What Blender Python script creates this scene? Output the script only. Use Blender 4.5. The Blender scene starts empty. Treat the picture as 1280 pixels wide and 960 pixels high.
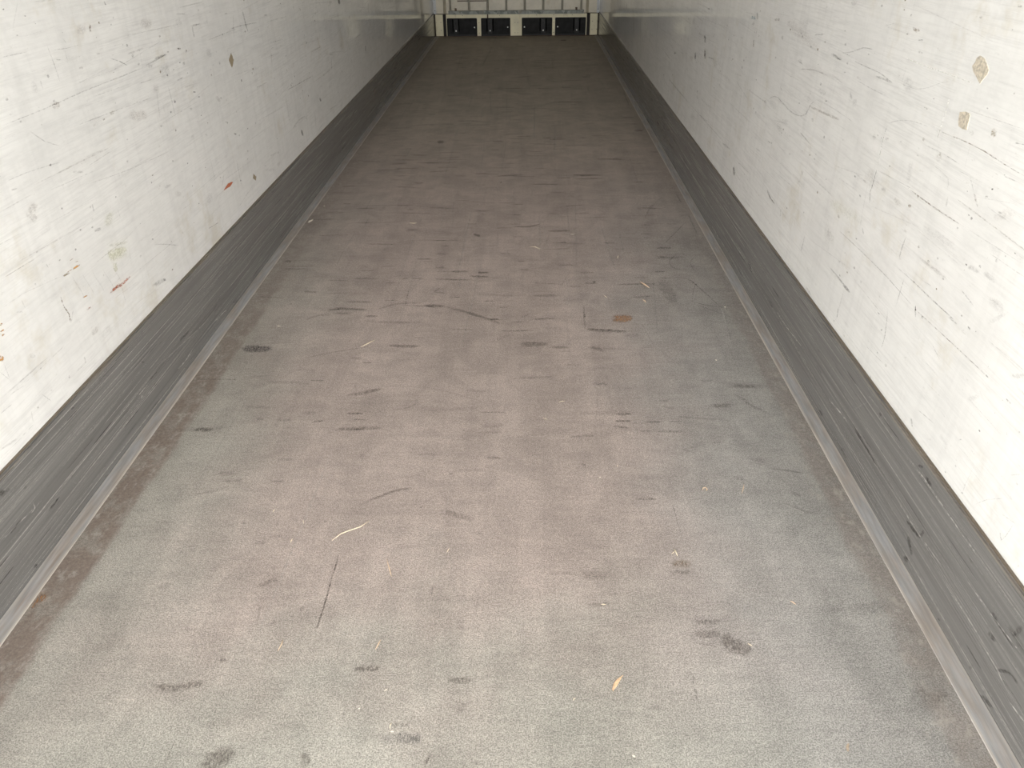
import bpy, bmesh, math, random
from mathutils import Matrix, Vector

sc = bpy.context.scene
C = sc.collection

# ---------------------------------------------------------------- camera, sky, exposure
PITCH, YAW, ROLL = 0.54876, -0.023223, -0.011776
CAM = Vector((0.16347, 0.0, 1.57266))
cd = bpy.data.cameras.new('camera'); cam = bpy.data.objects.new('camera', cd); C.objects.link(cam)
fw = Vector((math.sin(YAW) * math.cos(PITCH), math.cos(YAW) * math.cos(PITCH), -math.sin(PITCH)))
rt = Vector((math.cos(YAW), -math.sin(YAW), 0)); up = rt.cross(fw)
r2 = rt * math.cos(ROLL) + up * math.sin(ROLL); u2 = -rt * math.sin(ROLL) + up * math.cos(ROLL)
m = Matrix((r2, u2, -fw)).transposed().to_4x4(); m.translation = CAM
cam.matrix_world = m
cd.sensor_width = 36; cd.lens = 961 / 1280 * 36; cd.clip_start = 0.02; cd.clip_end = 200
sc.camera = cam

SKY_0, SKY_H, SKY_W = 0.8, 4.0, 0.14     # zenith level, horizon boost, height of the haze
world = bpy.data.worlds.new('overcast_sky'); sc.world = world; world.use_nodes = True
bg = world.node_tree.nodes['Background']
bg.inputs[0].default_value = (1.0, 0.99, 0.965, 1)
# hazy overcast sky, brightest in the haze low over the horizon
wn = world.node_tree; geo = wn.nodes.new('ShaderNodeTexCoord'); sx = wn.nodes.new('ShaderNodeSeparateXYZ')
wn.links.new(geo.outputs['Generated'], sx.inputs[0])
def wm(op, a, b):
    n = wn.nodes.new('ShaderNodeMath'); n.operation = op
    for i, v in enumerate((a, b)):
        if isinstance(v, (int, float)): n.inputs[i].default_value = v
        else: wn.links.new(v, n.inputs[i])
    return n.outputs[0]
el = wm('ABSOLUTE', sx.outputs[2], 0)
wn.links.new(wm('ADD', wm('MULTIPLY', wm('EXPONENT', wm('MULTIPLY', el, -1 / SKY_W), 0), SKY_H), SKY_0), bg.inputs[1])

sc.view_settings.view_transform = 'Standard'; sc.view_settings.look = 'None'
sc.view_settings.gamma = 1; sc.view_settings.use_curve_mapping = False
sc.view_settings.exposure = 2.22
sc.cycles.max_bounces = 24; sc.cycles.diffuse_bounces = 16; sc.cycles.glossy_bounces = 8
sc.cycles.transparent_max_bounces = 24
sc.cycles.use_denoising = True
try:
    sc.cycles.denoising_prefilter = 'ACCURATE'
except Exception:
    pass

L = 12.6          # end wall
Y0 = -0.8         # open rear end
HT = 2.62         # ceiling
XW = 1.235        # side wall faces
XP = 1.222        # kick plate faces
PZ = 0.325        # kick plate top

# the sky seen through the open rear doorway (sampling portal, gives no light of its own)
pl = bpy.data.lights.new('rear_opening_portal', 'AREA'); pl.shape = 'RECTANGLE'; pl.size = 2 * XW; pl.size_y = HT
pl.cycles.is_portal = True
po = bpy.data.objects.new('rear_opening_portal', pl); C.objects.link(po)
po.location = (0, Y0 - 0.01, HT / 2); po.rotation_euler = (math.radians(90), 0, 0)

# ---------------------------------------------------------------- helpers
def mat(name):
    mt = bpy.data.materials.new(name); mt.use_nodes = True
    nt = mt.node_tree
    return mt, nt, nt.nodes['Principled BSDF']

class N:
    """small node-building helper"""
    def __init__(s, nt):
        s.nt = nt; s.tc = nt.nodes.new('ShaderNodeTexCoord').outputs['Object']
    def link(s, a, b): s.nt.links.new(a, b)
    def set(s, sock, v):
        if hasattr(v, 'is_output') or isinstance(v, bpy.types.NodeSocket): s.link(v, sock)
        else: sock.default_value = v
    def math(s, op, a, b=None, c=None, clamp=False):
        n = s.nt.nodes.new('ShaderNodeMath'); n.operation = op; n.use_clamp = clamp
        s.set(n.inputs[0], a)
        if b is not None: s.set(n.inputs[1], b)
        if c is not None: s.set(n.inputs[2], c)
        return n.outputs[0]
    def mapping(s, scale, loc=(0, 0, 0), rot=(0, 0, 0), vec=None):
        n = s.nt.nodes.new('ShaderNodeMapping'); s.link(vec or s.tc, n.inputs[0])
        n.inputs['Scale'].default_value = scale; n.inputs['Location'].default_value = loc; n.inputs['Rotation'].default_value = rot
        return n.outputs[0]
    def noise(s, scale=1, detail=2, rough=0.5, vec=None, dist=0):
        n = s.nt.nodes.new('ShaderNodeTexNoise'); s.link(vec or s.tc, n.inputs['Vector'])
        n.inputs['Scale'].default_value = scale; n.inputs['Detail'].default_value = detail
        n.inputs['Roughness'].default_value = rough; n.inputs['Distortion'].default_value = dist
        return n.outputs['Fac']
    def ramp(s, v, a, b, x=0.0, y=1.0):
        n = s.nt.nodes.new('ShaderNodeMapRange'); n.interpolation_type = 'SMOOTHSTEP'
        s.set(n.inputs['Value'], v); n.inputs['From Min'].default_value = a; n.inputs['From Max'].default_value = b
        n.inputs['To Min'].default_value = x; n.inputs['To Max'].default_value = y
        return n.outputs[0]
    def mix(s, f, a, b, mode='MIX'):
        n = s.nt.nodes.new('ShaderNodeMix'); n.data_type = 'RGBA'; n.blend_type = mode
        s.set(n.inputs[0], f)
        for k, v in ((6, a), (7, b)):
            if isinstance(v, tuple): n.inputs[k].default_value = v + (1,) if len(v) == 3 else v
            else: s.link(v, n.inputs[k])
        return n.outputs[2]
    def scale_col(s, col, f):
        """multiply a colour by a value socket"""
        n = s.nt.nodes.new('ShaderNodeVectorMath'); n.operation = 'SCALE'
        if isinstance(col, tuple): n.inputs[0].default_value = col[:3]
        else: s.link(col, n.inputs[0])
        s.set(n.inputs['Scale'], f)
        return n.outputs[0]
    def sep(s, vec=None):
        n = s.nt.nodes.new('ShaderNodeSeparateXYZ'); s.link(vec or s.tc, n.inputs[0]); return n.outputs
    def bump(s, h, strength, dist, bsdf):
        n = s.nt.nodes.new('ShaderNodeBump'); s.link(h, n.inputs['Height'])
        n.inputs['Strength'].default_value = strength; n.inputs['Distance'].default_value = dist
        s.link(n.outputs[0], bsdf.inputs['Normal'])

def box(bm, x0, x1, y0, y1, z0, z1, mi=0, bev=0):
    v = [bm.verts.new((x, y, z)) for x in (x0, x1) for y in (y0, y1) for z in (z0, z1)]
    fs = [bm.faces.new([v[i] for i in f]) for f in ((0, 1, 3, 2), (4, 6, 7, 5), (0, 4, 5, 1), (2, 3, 7, 6), (0, 2, 6, 4), (1, 5, 7, 3))]
    for f in fs: f.material_index = mi
    if bev:
        es = list({e for f in fs for e in f.edges})
        bmesh.ops.bevel(bm, geom=es, offset=bev, segments=2, affect='EDGES', profile=0.5)
    return fs

def cyl(bm, c, axis, r, h, seg=12):
    """cylinder from c along axis ('x','y','z') for h"""
    rings = []
    for k in (0, h):
        ring = []
        for i in range(seg):
            a = 2 * math.pi * i / seg; p, q = r * math.cos(a), r * math.sin(a)
            o = {'x': (k, p, q), 'y': (q, k, p), 'z': (p, q, k)}[axis]
            ring.append(bm.verts.new((c[0] + o[0], c[1] + o[1], c[2] + o[2])))
        rings.append(ring)
    bm.faces.new(rings[0][::-1]); bm.faces.new(rings[1])
    for i in range(seg):
        j = (i + 1) % seg; bm.faces.new((rings[0][i], rings[0][j], rings[1][j], rings[1][i]))

def obj(name, bm, mats, parent=None, smooth=False, origin=None):
    bmesh.ops.recalc_face_normals(bm, faces=[f for f in bm.faces if f.material_index != 7])
    me = bpy.data.meshes.new(name)
    if origin: bmesh.ops.translate(bm, verts=bm.verts, vec=-Vector(origin))
    bm.to_mesh(me); bm.free()
    for q in (mats if isinstance(mats, (list, tuple)) else [mats]): me.materials.append(q)
    if smooth:
        for p in me.polygons: p.use_smooth = True
    o = bpy.data.objects.new(name, me); C.objects.link(o)
    if origin: o.location = origin
    if parent: o.parent = parent
    return o

def tag(o, label, cat, group=None):
    o['label'] = label; o['category'] = cat
    if group: o['group'] = group
    return o

def thing(name, label, cat, loc=(0, 0, 0), group=None):
    o = bpy.data.objects.new(name, None); C.objects.link(o); o.location = loc
    return tag(o, label, cat, group)

def struct(o): o['kind'] = 'structure'; return o

# ---------------------------------------------------------------- marks: scuffs, scratches, stains in the surfaces themselves
MARKS = """
F d 45 0 -10944 45873 -11064 46400 -9573 45857 -9680 46383
F d 45 0 -6689 47344 -6735 47660 -5543 47329 -5583 47644
F d 45 0 -5807 46448 -5858 46830 -5431 46443 -5479 46825
F d 45 0 -1667 46151 -1687 46491 -674 46139 -688 46478
F d 80 0 -1498 42043 -1489 42486 -1023 41751 -1011 42188
F d 45 0 -3207 40283 -3237 40585 -2651 40278 -2677 40580
F d 45 0 -3366 39126 -3393 39385 -2660 39120 -2683 39380
F d 70 0 -4261 38441 -4288 38665 -3403 38434 -3426 38658
F d 45 0 -3953 38107 -3973 38272 -3314 38102 -3332 38267
F d 45 0 -3173 37238 -3200 37505 -2650 37235 -2675 37501
F d 65 0 -943 36546 -960 36856 -276 36542 -288 36852
F d 45 0 -301 35947 -307 36072 458 35942 455 36067
F d 45 0 -4705 35860 -4740 36111 -4349 35858 -4383 36109
F d 45 0 -4197 35857 -4229 36108 -3639 35854 -3668 36105
F d 45 0 -8628 35659 -8662 35808 -7307 35651 -7337 35800
F d 45 0 -7247 35862 -7292 36088 -5822 35854 -5859 36080
F d 45 0 -8221 34521 -8253 34663 -7875 34520 -7905 34661
F d 45 0 -7084 33070 -7143 33359 -5650 33065 -5699 33353
F d 45 0 -5210 33295 -5231 33429 -4443 33292 -4461 33426
F d 45 0 -2959 34192 -2975 34378 -2220 34120 -2233 34305
F d 45 0 -2893 34254 -2953 34409 -2645 34722 -2704 34881
F d 65 0 -3190 32635 -3205 33105 -2998 32555 -3018 33026 -2736 32479 -2775 32954 -2443 32490 -2497 32965 -2212 32520 -2268 32996
F d 50 0 -2285 32546 -2281 32882 -1820 32300 -1810 32631 -1215 31953 -1195 32275 -608 31530 -578 31842 -75 31135 -40 31440 250 30886 289 31186 433 30739 475 31035
F d 60 0 -54 31216 -65 31479 399 31215 391 31478
F d 60 0 -5855 31568 -5900 31816 -5210 31566 -5251 31814
F d 30 0 -5710 31022 -5776 31385 -5165 31020 -5225 31383
F d 45 0 -8492 31120 -8577 31302 -8326 31357 -8408 31545 -8071 31619 -8140 31820 -7678 31751 -7735 31958 -7335 31821 -7389 32029
F d 45 0 -7392 31852 -7452 32124 -6463 31849 -6516 32121
F d 45 0 -1878 30259 -1893 30433 -635 30257 -645 30430
F d 45 0 -5762 27620 -5815 27890 -5178 27620 -5228 27890
F d 60 0 -5168 27337 -5192 27470 -4672 27337 -4694 27469
F d 60 0 -7014 25908 -7044 26030 -6376 25908 -6404 26030
F p 68 0 -10469 28221 -10695 28928 -9106 28219 -9307 28926
F d 45 0 -11169 37146 -11220 37332 -9697 37136 -9742 37322
F d 45 0 -2950 48248 -2969 48491 -1919 48233 -1934 48477
F d 45 0 -230 47731 -238 47970 789 47718 785 47956
F d 45 0 -469 33176 -479 33375 55 33174 47 33373
F d 45 0 266 32510 261 32682 734 32509 731 32680
F d 45 0 -5549 42746 -5590 43046 -4847 42739 -4884 43039
F d 45 0 -9664 32872 -9734 33136 -9521 32872 -9590 33136
F d 45 0 -5413 32279 -5452 32399 -5083 32591 -5120 32715 -4576 32918 -4603 33049 -3819 33011 -3838 33143 -3167 33022 -3182 33154
F d 45 0 -7581 27740 -7616 27839 -7005 28016 -7039 28117 -6283 28339 -6313 28442 -5639 28552 -5666 28656 -5156 28689 -5182 28795
F d 25 0 317 29193 247 29538 912 29651 847 30004
F d 20 0 -6100 46756 -6206 47534 -5848 46753 -5951 47531
F d 45 0 -658 40396 -665 40547 9 40390 4 40541
F d 45 0 102 39199 97 39372 807 39193 804 39366
F d 45 0 -316 43175 -324 43377 857 43163 854 43365
F d 45 0 -2080 43210 -2092 43379 -1492 43204 -1502 43373
F d 45 0 -2008 43873 -2022 44081 -1293 43866 -1304 44073
F d 25 0 -7212 37292 -7313 37830 -6581 37288 -6676 37825
F d 30 0 -6078 37417 -6122 37686 -5237 37412 -5276 37680
F d 45 0 -7038 36922 -7077 37132 -6204 36916 -6240 37127
F d 40 0 -11317 38077 -11423 38466 -10888 38074 -10990 38463
F w 35 0 -8552 49048 -8447 48909 -8543 46469 -8443 46342
F w 40 0 -8064 45531 -7967 45407 -8079 43585 -7985 43470
F w 35 0 -8394 42759 -8302 42625 -8466 41486 -8375 41363 -8520 39931 -8432 39830 -8477 38466 -8392 38387 -8422 37389 -8339 37317
F w 25 0 -5728 41444 -5677 41314 -6000 40738 -5948 40614 -6285 39919 -6231 39806 -6403 39308 -6346 39214 -6451 38893 -6393 38808
F w 20 0 -3199 49325 -3133 49312 -2767 42640 -2708 42630
F w 15 0 -3618 36836 -3568 36755 -4293 33459 -4246 33390
F d 45 0 -4214 35061 -4172 35035 -4181 32994 -4141 32970
F d 45 0 666 47443 662 47680 1426 47433 1425 47669
F d 45 0 701 45402 696 45695 1312 45395 1310 45688
F d 60 0 733 43383 733 43689 1224 43310 1224 43615 1799 43305 1790 43609 2200 43573 2174 43869 2466 43851 2433 44144
F d 45 0 3464 40830 3471 41014 3855 40827 3863 41011
F d 45 0 5903 40641 5932 40977 6513 40635 6546 40971
F d 45 0 1038 38070 1035 38290 1567 38067 1567 38287
F d 55 0 1207 36959 1205 37196 1724 36956 1724 37192
F d 45 0 3188 37541 3197 37810 4076 37535 4090 37804
F d 50 0 4228 36526 4244 36810 5044 36521 5065 36804
F d 45 0 4450 35183 4467 35450 5143 35179 5164 35446
F d 80 0 4861 35387 4875 35582 5060 35385 5074 35581
F d 60 0 8118 36656 8151 36888 8729 36652 8765 36884
F d 45 0 8209 35872 8234 36046 8910 35868 8938 36042
F d 45 0 6914 35954 6929 36079 7818 35949 7835 36074
F d 45 0 6270 39816 6287 39993 7033 39810 7053 39986
F d 55 0 8671 39825 8730 40239 9541 39818 9607 40232
F d 45 0 8268 43591 8293 43795 8971 43583 8999 43787
F d 45 0 8081 42088 8109 42314 8650 42083 8680 42308
F d 45 0 9816 43744 9847 43950 10520 43737 10554 43942
F d 50 0 1284 28716 1279 29218 2517 28714 2528 29216
F d 45 0 2598 28573 2604 28821 3444 28572 3455 28819
F d 50 0 4228 28557 4286 28904 4393 28485 4455 28828 4589 28386 4662 28722 4743 28267 4829 28593 4856 28167 4946 28488
F d 45 0 4176 31538 4193 31825 4312 31537 4331 31824
F d 40 0 4236 33050 4359 33064 4127 30249 4243 30261
F d 35 0 7847 35142 8533 36295 8018 34403 8703 35485 8176 33608 8876 34493 8197 33099 8904 33673 8187 32713 8885 33151
F d 30 0 5829 29503 5864 29948 6531 29594 6574 30041
F d 50 0 9639 36144 9699 36257 9877 35280 9936 35389 10170 34216 10228 34320 10449 33202 10507 33301 10657 32446 10714 32541
F d 45 0 9904 39520 9920 39353 9542 39008 9563 38853 9172 38365 9218 38261 9056 37776 9134 37828 9117 37290 9182 37444 9387 36958 9438 37131 9654 36752 9703 36927
F d 45 0 8915 35892 8932 36017 9231 35925 9254 36049 9599 35841 9634 35960 9852 35377 9897 35480 10019 34925 10066 35021
F d 50 0 11055 44253 11079 44105 9214 40691 9241 40562
F d 50 0 10815 32653 10788 32546 10081 32789 10052 32683 9448 33226 9400 33154 9763 34525 9722 34559 10284 35870 10249 35924
F d 45 0 9382 32996 9410 33078 11278 31117 11308 31191
F d 45 0 10763 39203 10786 39082 10450 38641 10481 38538 10145 37900 10205 37891 10152 37176 10219 37263 10235 36656 10300 36757
F d 30 0 8563 31062 8616 31062 8091 28289 8141 28289
F d 30 0 6710 31244 6756 31291 7034 28443 7077 28484
F d 40 0 1322 31392 1285 31579 1871 31902 1836 32095
F d 45 0 947 31004 944 31163 1488 31002 1487 31162
F d 20 0 10496 49287 10525 48958 9925 48264 9964 47959 9250 46869 9315 46633 8726 45215 8813 45053 8374 43931 8465 43794
F d 18 0 9222 47675 9803 47369 8369 42977 8906 42720
F d 15 0 7495 44045 7849 43023 7002 42700 7356 41728
F d 20 0 2980 42781 3042 42702 2407 39532 2466 39463
F d 25 0 3937 37303 3979 37236 3111 34332 3151 34273
F w 30 0 4788 50047 4841 50049 4073 35004 4113 35005
F w 30 0 7998 36710 8093 36731 7828 35028 7919 35046 7610 32927 7697 32942 7370 30715 7452 30727 7190 29076 7268 29088
F w 60 0 10624 32669 10747 32745 10497 31021 10615 31092
F w 30 0 10527 31041 10585 31072 10291 28621 10346 28648
F w 50 0 11362 45519 11513 45684 11268 41777 11408 41920
F w 40 0 11287 49431 11419 49624 11333 47407 11461 47587
F w 25 0 5007 37395 5013 37555 5827 37563 5836 37724 6700 37704 6716 37866 6996 37616 7027 37774 7079 37495 7123 37640
F w 20 0 8330 32824 8364 33041 8890 32822 8927 33039
F w 10 0 8148 36147 8166 36273 11065 36129 11091 36255
F r 95 0 5440 30952 5527 31882 6380 30949 6489 31879
F d 50 0 -5262 24757 -5335 25044 -4989 24809 -5063 25096 -4628 24903 -4708 25189 -4246 25081 -4331 25366 -3944 25241 -4029 25527
F d 45 0 -3349 23775 -3375 23882 -3098 23855 -3124 23962 -2813 23967 -2842 24072 -2648 24080 -2686 24179 -2545 24233 -2601 24302 -2525 24480 -2588 24505 -2541 24684 -2603 24693
F d 60 0 -295 23653 -301 23746 888 23655 886 23749
F d 42 0 -6731 23527 -6792 23768 -6099 23528 -6156 23769
F d 60 0 -5061 23537 -5091 23684 -4379 23538 -4405 23685
F d 50 0 -4728 23156 -4750 23274 -4266 23157 -4287 23275
F d 50 0 -6241 22915 -6293 23067 -5732 23084 -5781 23237
F d 42 0 -4712 22519 -4734 22632 -4280 22520 -4301 22633
F d 60 0 -8294 23155 -8350 23338 -8000 23155 -8053 23339
F d 42 0 -7536 23078 -7594 23287 -6949 23080 -7003 23288
F d 42 0 -6868 20700 -6919 20880 -6256 20703 -6303 20882
F d 42 0 -6807 19548 -6840 19661 -6153 19551 -6183 19664
F d 42 0 -2156 21022 -2176 21181 -1439 21024 -1455 21184
F d 50 0 208 20822 200 20991 817 20825 812 20993
F d 30 0 -719 20125 -734 20319 340 20130 331 20323
F d 30 0 -182 22315 -192 22488 812 22318 807 22490
F d 50 0 -3368 18531 -3433 18673 -3159 18685 -3222 18828 -2889 18873 -2950 19019 -2662 19024 -2718 19175 -2427 19138 -2467 19296 -2111 19180 -2138 19341 -1851 19189 -1872 19351
F d 35 0 -1000 17987 -989 18298 -820 17937 -804 18245 -565 17855 -536 18157 -226 17714 -187 18010 58 17589 102 17883
F d 35 0 87 17092 73 17318 294 17094 283 17319
F d 95 0 -3828 16307 -3774 16288 -3814 15442 -3762 15424
F d 42 0 -4044 20868 -4095 21140 -3908 20868 -3957 21140
F d 35 0 -6377 16636 -6439 16838 -6023 16638 -6082 16840
F d 25 0 -6050 16934 -6110 17141 -5574 16937 -5630 17144
F d 18 0 -7406 25783 -7160 25637 -7357 25020 -7117 24866 -7339 24226 -7106 24018 -7445 23946 -7229 23666 -7569 23546 -7339 23345 -7566 22578 -7341 22431 -7537 21755 -7318 21623
F d 35 0 -2561 25526 -2562 25599 -1904 25273 -1903 25345 -1106 24942 -1102 25012 -422 24587 -415 24655 76 24308 84 24374
F d 15 0 -2348 22004 -2426 22619 -1432 22007 -1491 22622
F d 40 0 -21 15731 -47 15803 252 15889 227 15962
F d 40 0 738 16283 737 16324 1198 16287 1198 16327
F d 42 0 -5972 18122 -5939 18106 -5955 17395 -5922 17380
F d 70 0 -4540 17637 -4561 17727 -4418 17637 -4438 17728
F d 80 0 -1696 18316 -1705 18391 -1634 18316 -1642 18391
F d 42 0 -690 22462 -701 22611 -547 22462 -557 22612
F d 12 0 -6935 23028 -7017 23341 -3864 23035 -3917 23347
F d 42 0 -970 19965 -981 20092 -772 19966 -782 20093
F d 12 0 -5471 21144 -5324 21080 -5372 19312 -5234 19256
F d 42 0 4888 23491 4904 23663 5472 23492 5492 23664
F d 65 0 4772 23049 4791 23243 5421 23051 5444 23244
F d 45 0 4699 22733 4731 22921 5289 22584 5325 22770
F d 60 0 5849 23013 5867 23155 6511 23015 6532 23156
F d 42 0 6645 23047 6665 23176 7293 23049 7315 23177
F d 42 0 5598 22435 5617 22597 6057 22437 6079 22598
F d 50 0 6192 22388 6218 22573 7214 22391 7246 22576
F d 42 0 6556 24420 6576 24560 7006 24421 7028 24561
F d 42 0 6605 24037 6642 24199 7065 23902 7104 24063
F d 42 0 5653 24771 5673 24854 6011 24602 6032 24685
F d 50 0 3417 20495 3452 20677 3592 20430 3629 20612
F d 70 0 5045 18718 5060 18844 5720 18721 5738 18847
F d 30 0 5456 18987 5469 19086 5740 18989 5754 19087
F d 30 0 3455 16542 3464 16674 4178 16547 4191 16679
F d 50 0 6136 18643 6181 18660 6145 18172 6189 18189 6155 17628 6198 17645 6163 17217 6205 17234 6168 16935 6211 16951
F d 35 0 9394 25034 9502 25232 9563 24776 9671 24970 9752 24473 9864 24657 9839 24268 9953 24445 9954 24054 10057 24247 10232 23757 10330 23953 10480 23518 10577 23712
F d 42 0 8038 21773 8058 21868 8383 21775 8404 21869
F d 35 0 6707 21503 6745 21614 7419 21104 7460 21213
F d 25 0 1936 15489 1939 15688 3993 15504 4012 15703
F d 30 0 9501 25380 9593 25766 10902 25308 11009 25692
F d 30 0 8264 19789 8352 20034 8679 19636 8770 19879
F d 30 0 9032 20807 9120 21072 9656 20644 9749 20907
F d 12 0 7564 22960 7994 22961 7299 21502 7710 21503
F d 20 0 4372 25720 4434 25714 4086 22954 4144 22949
F d 70 0 1776 16881 1777 16949 1806 16881 1806 16949
F t 55 0 5648 15807 5697 16121 6264 15811 6321 16125
F d 35 0 5550 15538 5581 15737 6382 15544 6419 15743
F d 15 0 6715 25419 6762 25424 6568 24142 6613 24147
F d 42 0 5302 16954 5309 17005 5595 16956 5602 17007
F d 35 0 9454 20350 9496 20479 9723 20299 9767 20427 10074 20225 10121 20352 10443 20123 10493 20249 10734 20037 10785 20162
F d 40 0 9910 19045 10023 19270 10228 18851 10343 19074
F d 30 0 9488 18615 9543 18723 9838 18387 9894 18493 10210 18150 10266 18256 10364 18076 10415 18183 10429 18058 10476 18167
F d 20 0 9201 17338 9188 17269 8764 17248 8752 17180
F d 15 0 11702 24730 12129 24969 11511 22863 11913 23078
F d 45 0 -8628 19969 -8683 20129 -8075 19972 -8128 20132
F d 45 0 -8318 19551 -8358 19665 -8144 19555 -8185 19669 -7927 19574 -7973 19687 -7738 19634 -7788 19746 -7599 19691 -7650 19803
F d 30 0 -8997 18837 -9072 18994 -8784 18894 -8859 19050 -8501 18990 -8581 19145 -8197 19152 -8280 19306 -7955 19295 -8038 19451
F d 10 0 -10302 19366 -10346 19563 -8775 18773 -8808 18962
F d 40 0 -7051 17541 -7080 17631 -6868 17542 -6896 17632
F d 20 0 -7398 19278 -7357 19270 -6645 16040 -6609 16034
F d 15 0 -9779 17543 -9855 17724 -8922 17548 -8992 17729
F d 55 0 -7382 11686 -7455 11940 -7152 11650 -7231 11905 -6859 11623 -6959 11878 -6611 11648 -6736 11901 -6384 11696 -6522 11948 -6158 11765 -6303 12016 -5990 11825 -6137 12075
F d 42 0 -7251 13454 -7302 13584 -6888 13457 -6936 13587
F d 50 0 -6405 13078 -6432 13154 -6252 13080 -6278 13155
F d 70 0 -5965 12514 -6011 12645 -5816 12515 -5861 12646
F d 30 0 -8481 14797 -8644 15029 -8128 15019 -8289 15256
F d 25 0 -7825 14310 -7936 14591 -7394 14313 -7500 14595
F d 18 0 -5662 10573 -5858 10855 -5508 10645 -5697 10932 -5318 10721 -5483 11018 -5135 10755 -5270 11059 -4987 10772 -5111 11077
F d 65 0 -5279 9529 -5634 9989 -5130 9608 -5490 10068 -4938 9723 -5320 10172 -4769 9860 -5174 10296 -4649 9968 -5060 10403
F d 50 0 -6258 10490 -6228 10478 -6266 10329 -6236 10317 -6271 10126 -6242 10115 -6263 9927 -6234 9918 -6254 9775 -6225 9766
F w 25 0 -8459 13130 -8401 13092 -8523 12818 -8467 12781
F d 35 0 -9485 13592 -9541 13710 -9354 13593 -9410 13711
F d 12 0 -9245 12671 -9425 13039 -8742 12675 -8914 13044
F d 30 0 -8285 11489 -8321 11565 -8190 11490 -8225 11566
F w 30 0 -7416 12342 -7361 12316 -7421 11769 -7368 11744
F d 15 0 -8938 10808 -9126 11170 -7877 10818 -8046 11180
F r 75 0 -11547 14031 -11945 14250 -11557 14178 -11957 14438 -11541 14308 -11908 14677 -11401 14360 -11694 14779 -11237 14390 -11507 14815
F d 60 0 -2603 12183 -2676 12388 -2493 12210 -2561 12416 -2328 12242 -2385 12451 -2085 12268 -2134 12478 -1875 12286 -1920 12497
F d 60 0 -285 11930 -304 12145 339 11936 326 12151
F d 25 0 -281 11621 -296 11785 334 11627 324 11791
F d 30 0 61 11499 253 11395 -54 11180 136 11079
F g 38 0 -1854 10320 -1905 10613 -653 10333 -687 10625
F g 40 0 -1278 10341 -1328 10683 -655 10347 -694 10690
F d 35 0 -1477 10767 -1497 10898 -1022 10771 -1039 10903
F d 55 0 -3389 10207 -3119 10193 -3304 9787 -3040 9775
F d 30 0 -4847 13961 -4751 13818 -5191 13692 -5094 13552
F d 70 0 -550 10082 -475 10045 -616 9896 -542 9859
F d 22 0 -524 9970 -545 10157 -219 9974 -237 10161
F d 35 0 -5309 15446 -5199 15248 -5881 15103 -5768 14911
F d 95 0 -3839 15595 -3780 15576 -3825 15139 -3768 15121 -3815 14562 -3758 14543 -3825 13967 -3770 13946 -3837 13512 -3783 13492
F d 50 0 -975 15122 -925 15111 -987 14722 -937 14711
F d 35 0 -4384 14374 -4275 14301 -4448 14097 -4339 14026
F d 60 0 -2634 11072 -2643 11113 -2542 11073 -2550 11114
F d 20 0 -2409 11922 -2340 11911 -2377 11374 -2310 11364
F d 16 0 -4231 10653 -4304 10905 -3323 10663 -3384 10915
F d 6 0 -2263 11317 -2449 12316 -1796 11321 -1959 12320
F d 14 0 332 15473 421 15453 195 13642 277 13625
F d 30 0 -3194 10506 -3210 10574 -3104 10506 -3120 10575
F d 30 0 -5623 14761 -5543 14745 -5552 14353 -5473 14338 -5480 13926 -5402 13910 -5458 13745 -5380 13724 -5452 13665 -5374 13639
F d 42 0 -288 14700 -294 14772 -18 14702 -23 14774
F d 25 0 468 9797 454 10027 576 9799 563 10028
F d 15 0 -2418 13708 -2259 13647 -2503 12760 -2351 12704
F d 40 0 3118 14362 3129 14543 3898 14368 3915 14549
F d 40 0 5918 13766 5959 13991 6665 13772 6713 13997
F d 42 0 5813 13328 5866 13622 6571 13335 6634 13629
F d 60 0 6373 13213 6763 13650 6483 13063 6858 13514 6664 12874 6987 13368 6914 12738 7192 13256 7112 12651 7382 13171
F d 28 0 4472 11262 4497 11452 4725 11264 4753 11455
F d 45 0 5635 12388 5698 12393 5604 12156 5667 12162 5575 11875 5638 11886 5576 11636 5638 11653 5584 11464 5646 11483
F d 35 0 3149 15310 3164 15566 3921 15316 3944 15572
F d 35 0 5785 13203 5806 13265 6406 13054 6428 13115
F d 14 0 3600 14751 3611 14895 4462 14758 4478 14902
F d 14 0 4076 15493 4130 15487 3808 13797 3859 13792
F d 20 0 3928 11782 3940 11892 4023 11783 4035 11893
F d 30 0 2323 11863 2417 11891 2344 11753 2436 11781
F d 12 0 3290 11478 3316 11803 3896 11483 3931 11809
F d 60 0 3939 10051 3945 10106 4004 10051 4011 10107
F d 5 0 1260 12704 1242 13707 2250 12713 2277 13716
F w 20 0 6517 13676 6570 13696 6556 12802 6607 12821
F d 14 0 3130 13562 3173 13754 3382 13500 3427 13691
F d 30 0 1827 9858 1828 9949 2172 9861 2175 9953
F d 20 0 7600 14875 7625 14976 8138 14879 8165 14980
F d 15 0 6210 14352 6263 14630 7054 14358 7117 14637
F d 20 0 9973 13945 10145 14554 11160 14088 11364 14704
F d 22 0 10372 11394 10748 12034 11194 11195 11591 11821
F d 20 0 10764 13726 10918 13980 11544 13414 11704 13660
F d 10 0 10231 15504 10522 15416 8937 12869 9202 12799
F d 16 0 9506 15003 9801 15168 9550 14166 9835 14320
F d 20 0 11377 11975 11614 11897 11088 11539 11321 11464
F w 40 0 8164 13185 8217 13200 8143 12939 8196 12954
F w 35 0 8351 10314 8388 10331 8397 9943 8433 9960
F w 40 0 11192 14221 11263 14399 11505 14224 11578 14401
F w 30 0 11082 13692 11119 13783 11387 13695 11425 13786
F w 45 0 11390 13846 11446 13935 11541 13782 11598 13870
F w 40 0 11210 13081 11314 13235 11540 12932 11645 13084
F w 50 0 11132 10940 11214 11031 11198 10891 11280 10981
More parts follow.
